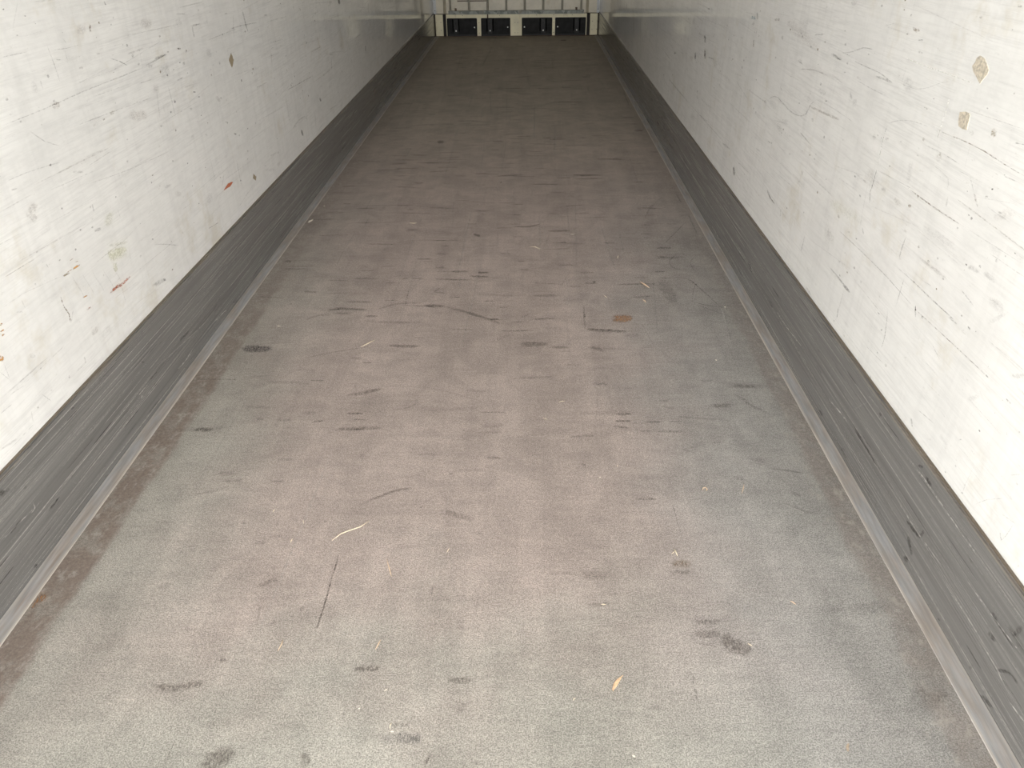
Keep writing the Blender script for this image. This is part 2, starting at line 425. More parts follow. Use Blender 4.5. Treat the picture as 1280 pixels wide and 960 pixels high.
F w 30 0 11244 10175 11248 10343 11573 10319 11580 10489
F w 30 0 11338 10188 11455 10239 11333 10004 11449 10054
F w 18 0 11055 11196 11208 11284 11076 11044 11228 11130
F d 60 0 -5622 62647 -5764 64060 -5057 62634 -5188 64047
F d 60 0 -1216 63083 -1239 63661 -246 63061 -261 63638
F d 42 0 -8378 61049 -8429 61412 -7349 61026 -7396 61390
F d 42 0 -8529 57865 -8588 58252 -6415 57823 -6461 58210
F d 42 0 -6166 56980 -6216 57411 -3639 56931 -3673 57361
F d 42 0 -11347 77861 -11430 78419 -9190 77791 -9259 78348
F d 42 0 -7501 73088 -7565 73670 -6761 73066 -6820 73648
F d 42 0 -6125 51942 -6195 52496 -5437 51931 -5500 52485
F d 42 0 -809 74012 -824 74520 213 73981 204 74489
F d 42 0 -1211 55580 -1229 55992 528 55548 521 55959
F d 42 0 -3524 53707 -3544 53950 -2536 53690 -2552 53933
F d 42 0 -7619 53705 -7676 54095 -6769 53690 -6821 54080
F d 42 0 -5855 69349 -5906 69879 -4798 69320 -4841 69850
F d 42 0 -3081 67124 -3107 67552 -1885 67093 -1905 67521
F d 42 0 -1438 51460 -1461 51913 -1234 51457 -1256 51910
F d 70 0 -234 52030 -245 52399 -97 52028 -107 52397
F w 20 0 -5025 53229 -5097 53904 -3623 53206 -3680 53879
F w 15 0 -5810 90624 -5698 90620 -5153 81786 -5051 81783
F d 12 0 -8655 99883 -8383 100083 -7797 92412 -7535 92526 -7049 85041 -6784 84896 -6944 80840 -6678 80369 -7000 78271 -6743 77715
F d 70 0 6338 120360 6405 122215 7343 120300 7424 122152
F d 42 0 5076 85440 5104 86207 6337 85393 6374 86159
F d 42 0 10110 71288 10185 72002 11214 71256 11298 71969
F d 60 0 10612 66457 10703 67229 11448 66436 11548 67207
F d 42 0 5774 64112 5804 64639 6588 64093 6624 64619
F d 42 0 2835 64117 2846 64777 3652 64097 3670 64757
F d 42 0 563 53469 558 53757 2313 53439 2316 53727
F d 42 0 4703 75123 4722 75644 5640 75094 5665 75615
F d 42 0 478 82346 472 82858 2314 82281 2318 82792
F d 42 0 10040 68955 10088 69402 11422 68918 11478 69364
F d 42 0 268 70745 260 71215 1160 70720 1157 71189
F d 42 0 3379 97669 3390 98366 5514 97572 5540 98268
F d 42 0 6402 69091 6424 69465 7618 69058 7646 69432
F d 42 0 16878 102776 17002 103693 17616 102740 17746 103656
F d 42 0 5318 53483 5340 53868 6154 53469 6182 53854
F d 42 0 11189 59685 11253 60149 12711 59653 12785 60116
F d 42 0 8774 52022 8816 52389 9588 52009 9635 52375
F w 30 0 7929 86693 8086 86947 7935 82728 8086 82961
F w 35 0 11470 83642 11609 83871 11253 75517 11379 75708
F w 15 0 3564 53227 3587 53996 5163 53200 5206 53968
F w 20 0 6936 57689 6879 57812 7420 59932 7362 60064
L k 90 0 32894 11236 32944 11317 33257 11185 33308 11267
L g 60 0 24219 12160 24241 12195 24471 12122 24493 12158
L g 60 0 27360 11738 27403 11767 27666 11644 27711 11673 28037 11522 28089 11549 28318 11401 28379 11426 28518 11306 28581 11329
L g 45 0 20728 11038 20726 11072 21642 11030 21639 11066 22901 11028 22895 11065 24073 11051 24063 11090 25286 11076 25276 11116 26558 11072 26548 11114 27793 11062 27781 11107 28920 11067 28904 11112 29741 11073 29723 11120
L g 60 0 29762 11085 29726 11145 32027 11191 31984 11255
L g 50 0 30704 11173 30671 11263 31927 11176 31889 11269
L g 35 0 28699 11637 28679 11712 30105 11648 30081 11727
L g 60 0 34702 11845 34690 11919 35877 11819 35862 11896
L g 40 0 34817 11877 35009 11868 34807 11419 35001 11408
L g 60 0 41431 11857 41669 11848 41451 11608 41690 11598 41495 11296 41735 11288 41592 11023 41833 11016 41682 10819 41924 10812
L g 50 0 39200 11203 39169 11263 39906 11198 39879 11259 40945 11175 40931 11237 42363 11098 42359 11162 43624 11021 43623 11086
L g 60 0 39001 11893 39044 11964 39367 11856 39411 11928
L b 85 1 38549 10331 39237 10236 38474 10197 39163 10102 38387 10018 39078 9928 38330 9827 39023 9742 38293 9677 38988 9591
L o 95 1 34757 4890 34497 5102 35100 4900 34838 5114 35515 4907 35265 5124 35848 4900 35619 5117 36094 4889 35872 5108
L g 35 0 23967 12661 24020 12664 24008 12405 24061 12407 24053 12079 24107 12080 24076 11775 24131 11774 24089 11542 24144 11541
L g 40 0 24895 12672 24959 12684 25024 12500 25089 12511
L g 40 0 21901 10647 21948 10662 22097 10471 22143 10487 22395 10246 22436 10267 22819 10043 22854 10068 23190 9888 23224 9914
L g 40 0 23977 12452 23987 12478 24407 12412 24416 12438 24956 12371 24961 12398 25445 12364 25445 12391 25814 12368 25811 12396
L t 50 0 26674 12867 26822 12851 26535 12638 26682 12621
L k 70 0 33580 9469 33620 9533 33825 9423 33865 9487
L k 70 0 33949 9209 33984 9267 34157 9169 34193 9227
L g 30 0 33632 9702 33667 9759 33754 9679 33789 9737
L b 80 1 38554 4601 39125 4508 38755 4162 39334 4062
L g 60 0 27963 13404 28057 13416 28044 13260 28139 13271
L g 30 0 31309 10223 31399 10216 31358 8935 31450 8924
L g 25 0 30286 10337 30370 10326 29944 9174 30028 9159
L g 35 0 21675 12598 21681 12626 22992 12558 22997 12588
L g 30 0 19933 9733 19928 9769 20473 9716 20469 9752 21237 9676 21236 9714 22164 9583 22165 9621 22968 9491 22970 9531
L g 30 0 21739 8954 21735 8983 24660 8761 24652 8793
L g 30 0 23912 10262 23908 10291 25033 10219 25028 10249 26636 10155 26630 10187 28499 10070 28491 10104 30136 9992 30127 10028
L g 35 0 23971 8511 23970 8542 25044 8373 25041 8406 26656 8192 26647 8227 28802 8026 28788 8064 30791 7890 30772 7930
L g 30 0 29919 9018 29894 9055 34142 9056 34107 9098
L g 45 0 32190 10156 32153 10216 33031 10162 32992 10224
L g 35 0 36121 11110 36087 11173 40474 11120 40427 11191
L g 60 0 29839 8926 29895 9017 30137 8857 30193 8949
L g 20 0 26911 10646 26918 10615 24163 10708 24167 10680
L g 20 0 37887 9297 37863 9342 42119 9102 42087 9152
L g 15 0 22575 13123 22526 13135 23303 13841 23251 13851
L g 20 0 40073 11891 40238 11877 39516 10741 39680 10722
L t 35 0 23237 11011 23492 11171 23591 10852 23852 11013
L t 22 0 27546 9674 27765 10032 29011 9347 29241 9725
L t 18 0 30119 12286 30344 12655 31089 12171 31322 12553
L t 18 0 25717 12635 25911 12952 26305 12562 26504 12886
L t 20 0 29847 10136 30041 10454 30502 10011 30700 10336
L t 30 0 30021 11002 30113 11153 30425 10937 30519 11090
L t 40 0 26593 11948 26654 12048 26844 11912 26905 12012
L t 30 0 25341 11714 25400 11809 25572 11676 25631 11773
L g 35 0 23290 9062 23334 9135 23927 8878 23973 8953
L g 18 0 22619 11865 22911 11858 22597 11495 22892 11484
L g 25 0 23092 11797 23192 11795 23086 11526 23187 11523
L g 30 0 33540 12428 33582 12496 34530 12327 34572 12397
L g 8 0 24933 10102 25132 10428 25884 9884 26091 10222
L g 20 0 35826 10874 36524 10826 35824 10471 36526 10414
L g 6 0 24403 12029 24506 12236 26744 11725 26855 11952
L g 50 0 32824 8974 33043 9016 32986 8877 33207 8918
L g 70 0 37210 6894 37338 6952 37498 6787 37628 6845
L g 60 0 36227 10121 36255 10166 36460 10084 36488 10130
L g 30 0 35766 8876 36205 8887 36091 8554 36539 8561
L g 30 0 35058 5725 35171 5688 34539 5231 34650 5192
L g 25 0 28980 6802 28930 6916 29721 6732 29667 6848
L g 35 0 20271 9459 20280 9505 20576 9409 20585 9455
L k 80 0 62890 10563 63570 10529 63030 10099 63710 10061
L W 70 0 53090 8210 52940 8327 56070 8133 55910 8256
L k 50 0 71270 6201 71890 6125 71190 5766 71820 5686
L g 50 0 58100 7321 58200 7489 59120 7172 59220 7343
L k 80 0 53760 5334 54230 5277 53930 5043 54410 4983
L k 70 0 48336 4508 48767 4443 48561 4068 48997 3999
L g 40 0 47012 4902 46774 5010 47643 4974 47409 5083 48484 5031 48290 5144 49426 4979 49290 5092 50220 4908 50100 5020
L W 50 0 46684 7066 46600 7139 48016 7014 47927 7089 49834 6944 49737 7022 51780 6868 51680 6949 53400 6806 53280 6889
L W 50 0 41574 8167 41505 8240 43691 8105 43614 8182
L g 40 0 44986 10900 44968 10949 49328 10742 49303 10796
L g 40 0 45098 9843 45073 9904 47828 9693 47798 9757
L g 30 0 58500 7246 58870 7196 58170 6369 58530 6313
L g 45 0 67360 7185 67070 7304 70450 7207 70130 7331
L g 30 0 56810 9656 56760 9733 64570 9299 64490 9386
L g 20 0 50540 8956 50500 9015 56770 8613 56710 8680
L g 25 0 40652 6680 40601 6735 46673 6349 46604 6412
L g 15 0 44111 4918 44014 4983 52780 4860 52640 4936
L g 30 0 65300 8416 65670 8381 65260 7707 65630 7668
L g 35 0 56190 4009 56030 4109 59100 3823 58930 3928
L g 25 0 41926 4583 41849 4681 43398 4413 43315 4514
L g 30 0 54460 5884 54550 6022 55000 5787 55080 5926
L g 20 0 44957 9538 45171 9511 44609 8778 44821 8747
L g 15 0 46374 6874 46609 6837 46228 5562 46465 5518
L g 20 0 52180 4755 52470 4695 51780 3824 52070 3758
L g 15 0 40485 4163 40596 4344 42430 3604 42546 3794
L g 25 0 74550 9279 75120 9237 74470 8337 75040 8287
L g 30 0 88520 7111 89330 7039 88420 5788 89230 5704
L g 20 0 82050 7225 82750 7152 80940 5401 81630 5313
L g 50 0 44805 11243 44849 11315 45324 11190 45369 11263
L o 80 0 23303 4976 23249 5084 23589 4954 23534 5063 23940 4929 23882 5039 24187 4913 24123 5024 24423 4903 24347 5016 24720 4907 24635 5020 24957 4913 24868 5027
L o 80 0 23462 5051 23443 5111 24214 4934 24193 4996
L o 70 0 23768 4956 23667 5112 24142 4951 24038 5109
L O 95 0 21786 6500 21757 6573 22243 6475 22212 6549
L T 90 0 21229 6510 21204 6582 21593 6484 21567 6556
L O 80 0 21745 6798 21727 6831 22003 6804 21984 6837
L O 70 0 21982 6668 21981 6693 22203 6623 22202 6648
L O 70 0 21414 6560 21405 6586 21783 6534 21773 6561
L O 80 0 21821 5538 21808 5594 22139 5487 22125 5543
L o 60 0 21785 5111 21760 5169 22098 5087 22072 5145
L O 90 0 17956 6531 17934 6589 18103 6534 18081 6591
L O 90 0 17859 6390 17854 6441 18059 6358 18053 6409
L O 80 0 17894 6255 17873 6308 18025 6259 18003 6311
L O 80 0 17506 5662 17380 5871 17712 5699 17583 5909
L y 35 0 23747 5873 23703 6356 25224 5559 25159 6073
L y 30 0 24242 5405 23879 5539 24360 5722 23996 5851
L y 20 0 24036 6346 24059 6476 25326 5989 25348 6125
L g 40 0 26155 3919 26082 4140 27323 3687 27239 3918
L g 45 0 23521 7071 23509 7189 23956 6999 23943 7119
L t 60 0 20755 6139 20822 6122 20744 5961 20811 5944 20748 5743 20814 5732 20813 5587 20878 5583 20865 5453 20933 5436 20826 5293 20893 5266 20771 5166 20837 5137
L g 40 0 20854 5124 20810 5151 21172 5445 21127 5471
L g 45 0 27061 5277 27083 5316 27441 5133 27465 5172 27965 4927 27993 4965 28568 4668 28601 4705 29074 4446 29109 4483
L g 60 0 26979 5498 27017 5561 27124 5442 27163 5506
L t 22 0 20997 8989 21288 8740 20755 8899 21071 8663 20495 8728 20923 8595 20563 8479 20980 8526 20693 8321 21084 8409
L g 40 0 23812 7919 23904 7901 23789 7662 23881 7644
L t 50 0 32060 4059 32025 4111 33379 3909 33340 3962
L g 50 0 27006 3823 27062 3915 27232 3723 27289 3816
L g 40 0 19816 6867 19857 6934 19914 6823 19956 6891
L g 40 0 20619 7184 20673 7182 20672 7037 20726 7035
L g 30 0 19547 9102 19540 9133 21295 9092 21285 9125
L g 25 0 18192 6888 18184 6910 18662 6891 18654 6914 19408 6851 19404 6874 20592 6664 20589 6688 21712 6464 21709 6490
L t 35 0 18606 7564 18600 7592 20315 7490 20306 7520
L g 25 0 18002 4700 17987 4732 20297 4718 20278 4754
L g 20 0 20931 8157 20924 8186 24189 7986 24177 8019
L g 20 0 23343 4748 23324 4787 25426 4561 25403 4603
L g 30 0 24130 5143 24180 5129 24058 4270 24109 4253
L g 40 0 20873 3980 20974 3941 20837 3711 20938 3670
L g 25 0 20311 3711 20269 3786 20943 3706 20898 3783
L g 30 0 18716 6539 18756 6604 19018 6391 19058 6457
L g 35 0 17315 5493 17347 5498 17582 5020 17615 5024
L g 30 0 17558 5604 17595 5594 17539 5116 17576 5105
L g 20 0 18506 5225 18594 5368 18811 5051 18900 5197
L y 18 0 24685 7417 25075 7175 24093 7143 24467 6900
L t 15 0 29971 6105 29605 6451 30406 6130 30029 6480
L g 15 0 25268 6007 25334 5987 25083 5183 25150 5162
L g 22 0 21627 6375 21667 6369 21708 6005 21748 5999
L g 22 0 21707 6166 21748 6160 21790 5791 21831 5784
L g 22 0 21789 5955 21830 5948 21873 5574 21915 5567
L g 22 0 22167 6222 22209 6216 22256 5841 22298 5835
L g 22 0 22253 6007 22296 6001 22344 5621 22387 5614
L g 22 0 22341 5789 22384 5783 22433 5398 22477 5390
L g 22 0 22732 6062 22776 6055 22830 5670 22874 5663
L g 22 0 22825 5841 22869 5834 22925 5444 22970 5436
L g 22 0 22920 5616 22965 5609 23021 5213 23067 5205
L g 22 0 23324 5894 23370 5887 23431 5491 23478 5483
L g 22 0 23425 5666 23471 5659 23534 5257 23581 5249
L g 22 0 23526 5435 23573 5427 23637 5020 23685 5011
L g 22 0 23946 5718 23994 5710 24063 5303 24112 5294
L g 22 0 24054 5483 24102 5475 24173 5061 24223 5053
L g 50 0 18442 4127 18476 4133 18781 3614 18817 3620
L g 30 0 16756 4526 16744 4563 17294 4493 17280 4532
L g 35 0 17855 3941 17885 3926 17751 3604 17781 3587
L g 60 0 19391 3171 19416 3213 19477 3116 19502 3157
L g 25 0 16260 3685 16244 3774 17016 3536 16997 3628
L g 20 0 17269 4765 17260 4803 18072 4652 18063 4691
R g 50 0 29471 11355 29371 11460 29186 11347 29088 11452 28842 11337 28744 11441 28549 11326 28449 11429 28335 11318 28235 11420
R k 50 0 28782 11318 28753 11377 28370 11329 28343 11387
R g 50 0 28389 11550 28422 11583 27972 11627 28008 11659 27456 11734 27504 11763 27039 11862 27091 11889 26642 11967 26667 11999 26160 12001 26156 12035 25777 12008 25767 12042
R g 50 0 27343 11480 27314 11523 26736 11474 26709 11516 26026 11469 26004 11510 25526 11476 25505 11516 25068 11470 25033 11510 24508 11415 24465 11453 24074 11361 24031 11398
R g 50 0 25449 11309 25429 11390 25104 11327 25083 11406 24693 11343 24662 11422 24337 11344 24295 11422 24074 11341 24030 11418
R g 35 0 26861 10989 26828 11026 26187 10969 26158 11005 25379 10952 25356 10988 24663 10960 24645 10994 24143 10971 24128 11005
R W 80 0 23582 12125 23559 12166 23222 12111 23204 12152 22651 12100 22639 12140 21861 12106 21853 12145 21020 12117 21014 12154 20170 12125 20165 12161 19546 12131 19542 12166
R g 40 0 23705 11448 23696 11469 23148 11455 23143 11476 22514 11486 22518 11506 22096 11571 22113 11588 21756 11677 21780 11692 21471 11789 21496 11803 21196 11892 21215 11908 20822 11975 20835 11992 20523 12030 20535 12047
R b 50 0 23664 12892 23517 12975 23515 12853 23386 12939 23297 12818 23288 12916 23111 12866 23289 12928 23042 12912 23248 12958
R g 60 0 23091 12643 23117 12685 22768 12685 22793 12726
R T 60 0 23881 12696 23908 12740 23732 12715 23758 12758
R g 45 0 23694 10290 23732 10308 23454 10387 23487 10407 23112 10505 23135 10528 22719 10602 22732 10626 22282 10680 22284 10706 21748 10727 21744 10753 21328 10753 21322 10779
R t 60 0 20623 10779 20617 10814 20121 10811 20114 10845 19500 10843 19492 10876 18955 10855 18944 10888 18437 10853 18424 10885 17971 10830 17956 10861 17519 10804 17506 10834 17000 10788 16989 10817 16607 10778 16597 10807
R g 55 0 23644 9820 23694 9902 23385 9884 23434 9965
R g 55 0 35923 8538 36066 8547 35726 8641 35854 8656 35432 8756 35523 8785 35111 8842 35122 8889 34661 8885 34578 8940 33913 8821 33811 8873 33097 8744 33009 8796 32362 8735 32303 8786 31710 8777 31694 8824 31178 8883 31228 8916 30773 9045 30886 9052 30571 9274 30698 9267 30428 9486 30546 9487 30189 9605 30273 9625 29986 9675 30054 9701
R t 40 0 30720 9329 30621 9453 29979 9366 29888 9488 29027 9419 28951 9537 28006 9487 27942 9600 27228 9542 27170 9652
R k 90 0 17672 10166 17701 10213 17582 10194 17611 10241
R g 40 0 30766 9708 30740 9739 29429 9755 29404 9784 27936 9791 27911 9820 26789 9773 26762 9800 26004 9746 25977 9772
R g 45 0 21289 10287 21278 10318 20833 10309 20822 10341 20259 10328 20245 10359 19673 10320 19657 10350 19226 10307 19210 10336
R g 60 0 17382 11305 17390 11333 16960 11369 16967 11396
R t 40 0 32656 10354 32678 10395 31823 10484 31839 10525 30837 10614 30831 10656 29957 10654 29930 10696 29311 10664 29280 10705
R W 60 0 20654 11748 20584 11752 20664 11393 20594 11398 20679 10980 20608 10986 20697 10724 20625 10731 20711 10566 20638 10573
R g 55 0 23761 8939 23692 8951 23771 8790 23701 8802 23787 8591 23717 8603 23815 8373 23744 8385 23839 8197 23768 8210
R g 45 0 23719 8903 23702 8935 23108 8947 23092 8979 22353 9001 22338 9031 21610 9048 21596 9078 21054 9083 21040 9111
R W 40 0 23740 10286 23673 10292 23784 10098 23717 10105 23820 9798 23752 9808 23788 9327 23719 9339 23745 8912 23676 8926
R g 60 0 18800 13866 18832 13918 18650 13880 18681 13932
R t 50 0 36914 11635 36986 11754 36041 11730 36112 11846
R g 40 0 31495 11727 31542 11776 30357 11901 30401 11948
R g 50 0 28323 11811 28372 11891 28146 11834 28196 11915
R g 50 0 21826 11144 21798 11185 21574 11129 21546 11170
R g 50 0 22671 10007 22698 10051 22551 10037 22578 10081
R g 30 0 25496 12732 25522 12750 24718 12900 24743 12918
R g 25 0 25512 12730 25507 12752 23282 12733 23278 12753
R t 25 0 19909 11521 19907 11544 17130 11644 17129 11664
R g 70 0 29101 9839 29135 9895 28870 9886 28903 9941
R k 70 0 35100 6944 34980 7027 34708 6954 34591 7037
R g 60 0 27874 11015 27902 11061 27700 11044 27728 11090
R W 50 0 31171 8279 31097 8322 29711 8145 29644 8186
R g 25 0 25188 8337 25103 8422 24140 8325 24063 8407
R g 20 0 26917 8118 26898 8176 24526 8471 24512 8523
R g 25 0 30167 10010 29927 10200 29247 9977 29022 10162
R g 30 0 27125 10541 26941 10594 26820 10346 26639 10400
R t 20 0 20410 10043 20547 10266 20117 10123 20252 10344
R g 15 0 21889 9732 21544 9799 21763 9089 21416 9166
R g 30 0 18714 10192 18669 10212 18347 9913 18304 9934
R g 25 0 20608 9949 20584 9981 20125 9921 20099 9952 19653 9862 19613 9889 19547 9726 19491 9741 19548 9596 19491 9605
R g 35 0 17374 10573 17369 10604 16815 10606 16811 10635
R g 20 0 33627 8127 33545 8300 32812 8230 32736 8398
R t 12 0 35449 11678 34499 12098 31168 11134 30438 11526
R g 40 0 30242 9016 29970 9101 30057 8911 29788 8996
R g 40 0 30220 7063 30048 7116 30054 6875 29883 6929
R g 40 0 34672 9363 34536 9408 34237 9242 34104 9288
R g 20 0 34831 6536 34736 6600 28681 6656 28617 6710
R g 5 0 27896 13150 27919 13206 21886 13548 21905 13592
R k 80 0 51020 9377 50510 9440 50740 8922 50230 8990
R k 80 0 50590 8629 50030 8707 50260 8090 49702 8175
R k 70 0 53400 8074 52890 8145 53110 7614 52610 7690
R g 60 0 60650 7078 60000 7159 60680 6830 60020 6914
R g 60 0 60880 6869 60920 6932 59580 7057 59620 7118
R k 60 0 40374 4357 39953 4484 39945 3957 39531 4088
R T 50 0 39851 10543 39569 10572 39783 10184 39501 10216
R g 60 0 92680 7378 91940 7444 92340 6825 91610 6895
R a 50 0 40856 11290 40737 11504 39930 11329 39818 11538
R g 50 0 40028 11687 39687 11727 39728 11378 39391 11420
R g 30 0 42055 11468 42034 11514 39793 11566 39775 11609
R g 40 0 40192 11046 40591 11054 39869 11254 40261 11264
R g 50 0 62520 4882 62140 5002 60740 4867 60390 4984 58340 4856 58020 4969 55420 4863 55130 4971 53160 4873 52890 4977
R g 30 0 53140 4882 52920 4968 50860 4899 50650 4982 47820 4923 47642 5001 44154 4951 44002 5024 41420 4972 41287 5041
R g 50 0 43346 4816 43126 4944 41356 4939 41157 5061
R g 40 0 49736 4905 49485 5019 47879 4958 47646 5068
R g 50 0 50900 10715 50960 10817 50120 10790 50180 10890
R g 50 0 64710 4697 64780 4804 64240 4777 64300 4884
R g 55 0 49272 8325 49172 8412 47620 8442 47527 8526
R g 30 0 52360 8206 52180 8259 50320 8023 50150 8075
R g 30 0 39974 8290 39836 8375 35956 8352 35847 8430
R g 30 0 39944 4789 39805 4870 36707 4910 36591 4985
R g 15 0 59230 9893 59120 9962 44238 10399 44184 10450
R g 20 0 54240 10011 53910 10138 51590 9955 51300 10076
R g 40 0 36618 8407 36276 8500 36370 8283 36032 8377
R g 25 0 42927 7053 42801 7115 37995 7035 37897 7090
R g 12 0 81340 7092 80200 7219 79730 5710 78620 5855
R g 40 0 51250 6023 51300 6110 50830 6102 50890 6188
R g 12 0 40836 8168 40456 8226 40756 6631 40369 6704
R g 20 0 58050 7771 57680 7828 56950 7030 56590 7091
R k 65 0 34150 5031 33930 5131 33809 4948 33598 5048 33372 4865 33183 4968 32938 4855 32783 4958 32613 4865 32472 4967
R g 55 0 25706 4895 25622 4970 25279 4896 25198 4969 24775 4894 24695 4966 24366 4882 24287 4954 24074 4871 23996 4942
R k 60 0 24280 4822 24150 4947 23576 4826 23455 4949
R g 55 0 20935 7892 20868 7904 20973 7697 20905 7711 21009 7455 20941 7471 21008 7246 20939 7265 20997 7092 20927 7112
R k 70 0 19460 6390 19390 6424 19278 6093 19209 6128
R g 45 0 20417 6844 20373 6856 20429 6552 20384 6565 20442 6210 20397 6224 20449 5983 20404 5997 20453 5835 20407 5850
R g 50 0 25804 6290 25762 6333 24924 6325 24885 6365 23760 6358 23723 6398 22530 6373 22495 6411 21332 6368 21300 6404 20175 6324 20145 6359 19347 6282 19319 6316
R t 55 0 19345 6282 19322 6316 18720 6307 18699 6340 17931 6338 17912 6369 17172 6365 17154 6396 16472 6388 16456 6418 15864 6404 15849 6432 15443 6412 15429 6440
R g 45 0 21055 6863 21024 6905 20499 6879 20470 6920 19852 6893 19823 6932 19458 6885 19428 6924 18968 6878 18942 6916 18002 6895 17979 6931 17202 6912 17182 6947
R t 55 0 21547 9008 21512 9056 20955 9001 20922 9048 20269 8996 20240 9041 19804 8999 19779 9043 19347 9009 19325 9052 18709 9030 18690 9072 18206 9049 18188 9090
R g 30 0 18203 9057 18191 9082 15607 9150 15600 9172
R g 30 0 17652 8233 17614 8389 17113 8308 17079 8459
R g 25 0 16992 8360 16904 8533 16359 8362 16278 8530
R g 15 0 20316 8238 20152 8532 18308 8346 18184 8614
R g 50 0 23878 8245 23795 8269 23704 7853 23621 7879
R g 45 0 20849 5563 20790 5588 20731 5218 20672 5244 20615 4814 20556 4840 20613 4541 20554 4563 20641 4359 20581 4380
R g 50 0 24211 4043 24116 4082 24120 3665 24026 3706
R g 40 0 28562 5024 28437 5060 28629 4300 28502 4339
R g 40 0 31837 4995 31711 5033 31740 4591 31614 4631
R g 60 0 20928 4811 20966 4873 20788 4884 20825 4945
R t 50 0 21235 8552 21294 8648 21038 8618 21097 8713
R g 60 0 17806 9939 17840 9995 17684 9978 17718 10034
R g 50 0 23869 7033 23753 7090 23595 6867 23481 6924
R g 55 0 24765 6500 24807 6569 24582 6568 24624 6636
R t 40 0 18362 9906 18289 9941 18001 9632 17931 9667
R g 40 0 19364 7139 19349 7170 18855 7192 18841 7223
R g 40 0 19038 7896 19076 7959 18964 7926 19002 7989
R g 60 0 16894 7042 16847 7091 16753 7006 16707 7055
R g 60 0 16522 7074 16542 7106 16464 7104 16484 7137
R g 40 0 17813 6850 17781 6904 17286 6863 17256 6916
R g 40 0 18119 5887 18093 5912 17554 5721 17529 5746
R g 30 0 18252 5321 18232 5349 17417 5316 17399 5343
R t 20 0 19919 7542 19840 7666 18308 7602 18244 7717
R g 35 0 17052 8891 17039 8921 15473 8927 15464 8955
R t 20 0 15983 7147 15970 7174 14419 7206 14409 7231
R g 10 0 27360 6641 26824 6826 26162 5043 25653 5259
R y 10 0 27184 6665 26791 7160 24043 6977 23749 7416
R g 14 0 16086 7454 16256 7501 15566 8020 15725 8069
R g 50 0 20892 3318 20824 3365 20734 3194 20666 3242
R g 25 0 14865 6771 14935 6885 14335 7090 14403 7200
R g 15 0 24102 4737 23978 4778 24178 3564 24050 3612
R g 30 0 21742 3915 21708 3959 19933 4086 19906 4126
R g 40 0 27433 3364 27312 3451 26774 3290 26658 3376
R g 35 0 29791 3336 29697 3406 28955 3338 28867 3407
R g 25 0 19441 9474 19346 9495 19372 9182 19278 9205
R g 20 0 18354 9804 18359 9827 16626 10178 16631 10199
R t 12 0 17186 9537 17434 9729 16422 9947 16653 10131
R g 40 0 17687 7692 17654 7730 16912 7572 16882 7609
R g 60 0 14710 6344 14690 6382 14472 6338 14453 6376
R g 50 0 18048 3608 17977 3662 17847 3408 17777 3463
R g 50 0 15728 4472 15749 4506 15642 4534 15663 4567
R g 40 0 17931 3976 17913 4014 16829 4166 16813 4201
R g 40 0 14453 3423 14474 3428 14300 3650 14319 3656 14086 3931 14101 3941 13808 4199 13819 4213 13582 4400 13592 4415
R g 40 0 13039 4144 13016 4152 13064 3955 13041 3963 13103 3734 13080 3740 13158 3587 13137 3588 13206 3490 13186 3489
R g 45 0 13318 3646 13287 3680 13167 3513 13137 3547
R g 30 0 13463 4045 13456 4075 12968 4190 12962 4219
R g 50 0 14996 3416 14959 3479 14923 3414 14886 3476
R g 30 0 14982 3764 14932 3792 14955 3473 14905 3501
R g 20 0 17737 4873 17716 4908 16847 4935 16828 4968
R g 15 0 15861 5495 16001 5570 15496 5843 15630 5917
R g 30 0 13471 4558 13425 4627 13370 4528 13324 4597
R g 20 0 14562 6748 14527 6821 14161 6743 14128 6814
R g 25 0 13684 4979 13699 5001 13310 5290 13325 5311
PL k 60 0 15540 2676 15402 2941 15744 2711 15603 2977
PL k 50 0 15739 2682 15674 2817 15888 2697 15822 2833
PL k 80 0 16333 2315 16307 2387 16457 2306 16430 2378
PL k 80 0 19303 2995 19282 3070 19465 2962 19443 3037
PL k 70 0 15265 1638 15222 1738 15864 1674 15816 1777
PL k 70 0 16826 1059 16779 1154 17513 1084 17462 1181
PL w 30 0 18073 1251 18103 1261 18375 853 18407 863
PL w 40 0 16537 2366 16542 2403 17045 2103 17050 2141
PL w 60 0 16376 1828 16419 1816 16399 1717 16443 1699 16393 1612 16430 1573 16274 1601 16294 1556 16149 1615 16164 1571
PL w 70 0 22922 1180 22868 1257 23763 1167 23705 1246
PL w 70 0 23060 976 22979 1050 23220 1044 23138 1119
PL k 60 0 24094 858 24106 1020 24378 727 24389 891
PL k 70 0 15523 103 15474 261 15712 71 15661 230
PL w 60 0 14845 1760 14835 1795 15011 1743 15000 1778 15365 1707 15354 1742 16180 1623 16167 1661 16979 1542 16965 1580
PL w 70 0 30006 445 29944 518 32011 252 31941 330
PL w 70 0 26035 427 25979 504 26434 391 26374 469 26948 366 26875 446 27422 412 27338 492 27783 466 27695 547
PL w 60 0 24577 1375 24546 1425 25470 1271 25437 1322 26752 1123 26715 1177 28327 946 28285 1003 29710 793 29663 852
PL k 60 0 23884 1222 23826 1301 24863 1202 24800 1284
PL k 60 0 23726 2088 23771 2161 23901 1987 23946 2061
PL k 50 0 26717 1295 26606 1444 27937 1197 27814 1352
PL k 60 0 32713 138 32580 317 33243 43 33105 225
PL w 50 0 34329 2188 34267 2249 36101 2066 36032 2130
PL w 30 0 25258 2624 25344 2597 25299 2333 25385 2305
PL w 15 0 50070 3049 49876 3178 53410 2874 53180 3011
PR w 70 0 23047 1038 22984 1117 22535 1114 22474 1191 21923 1194 21861 1269 21394 1231 21332 1305 21010 1249 20949 1323
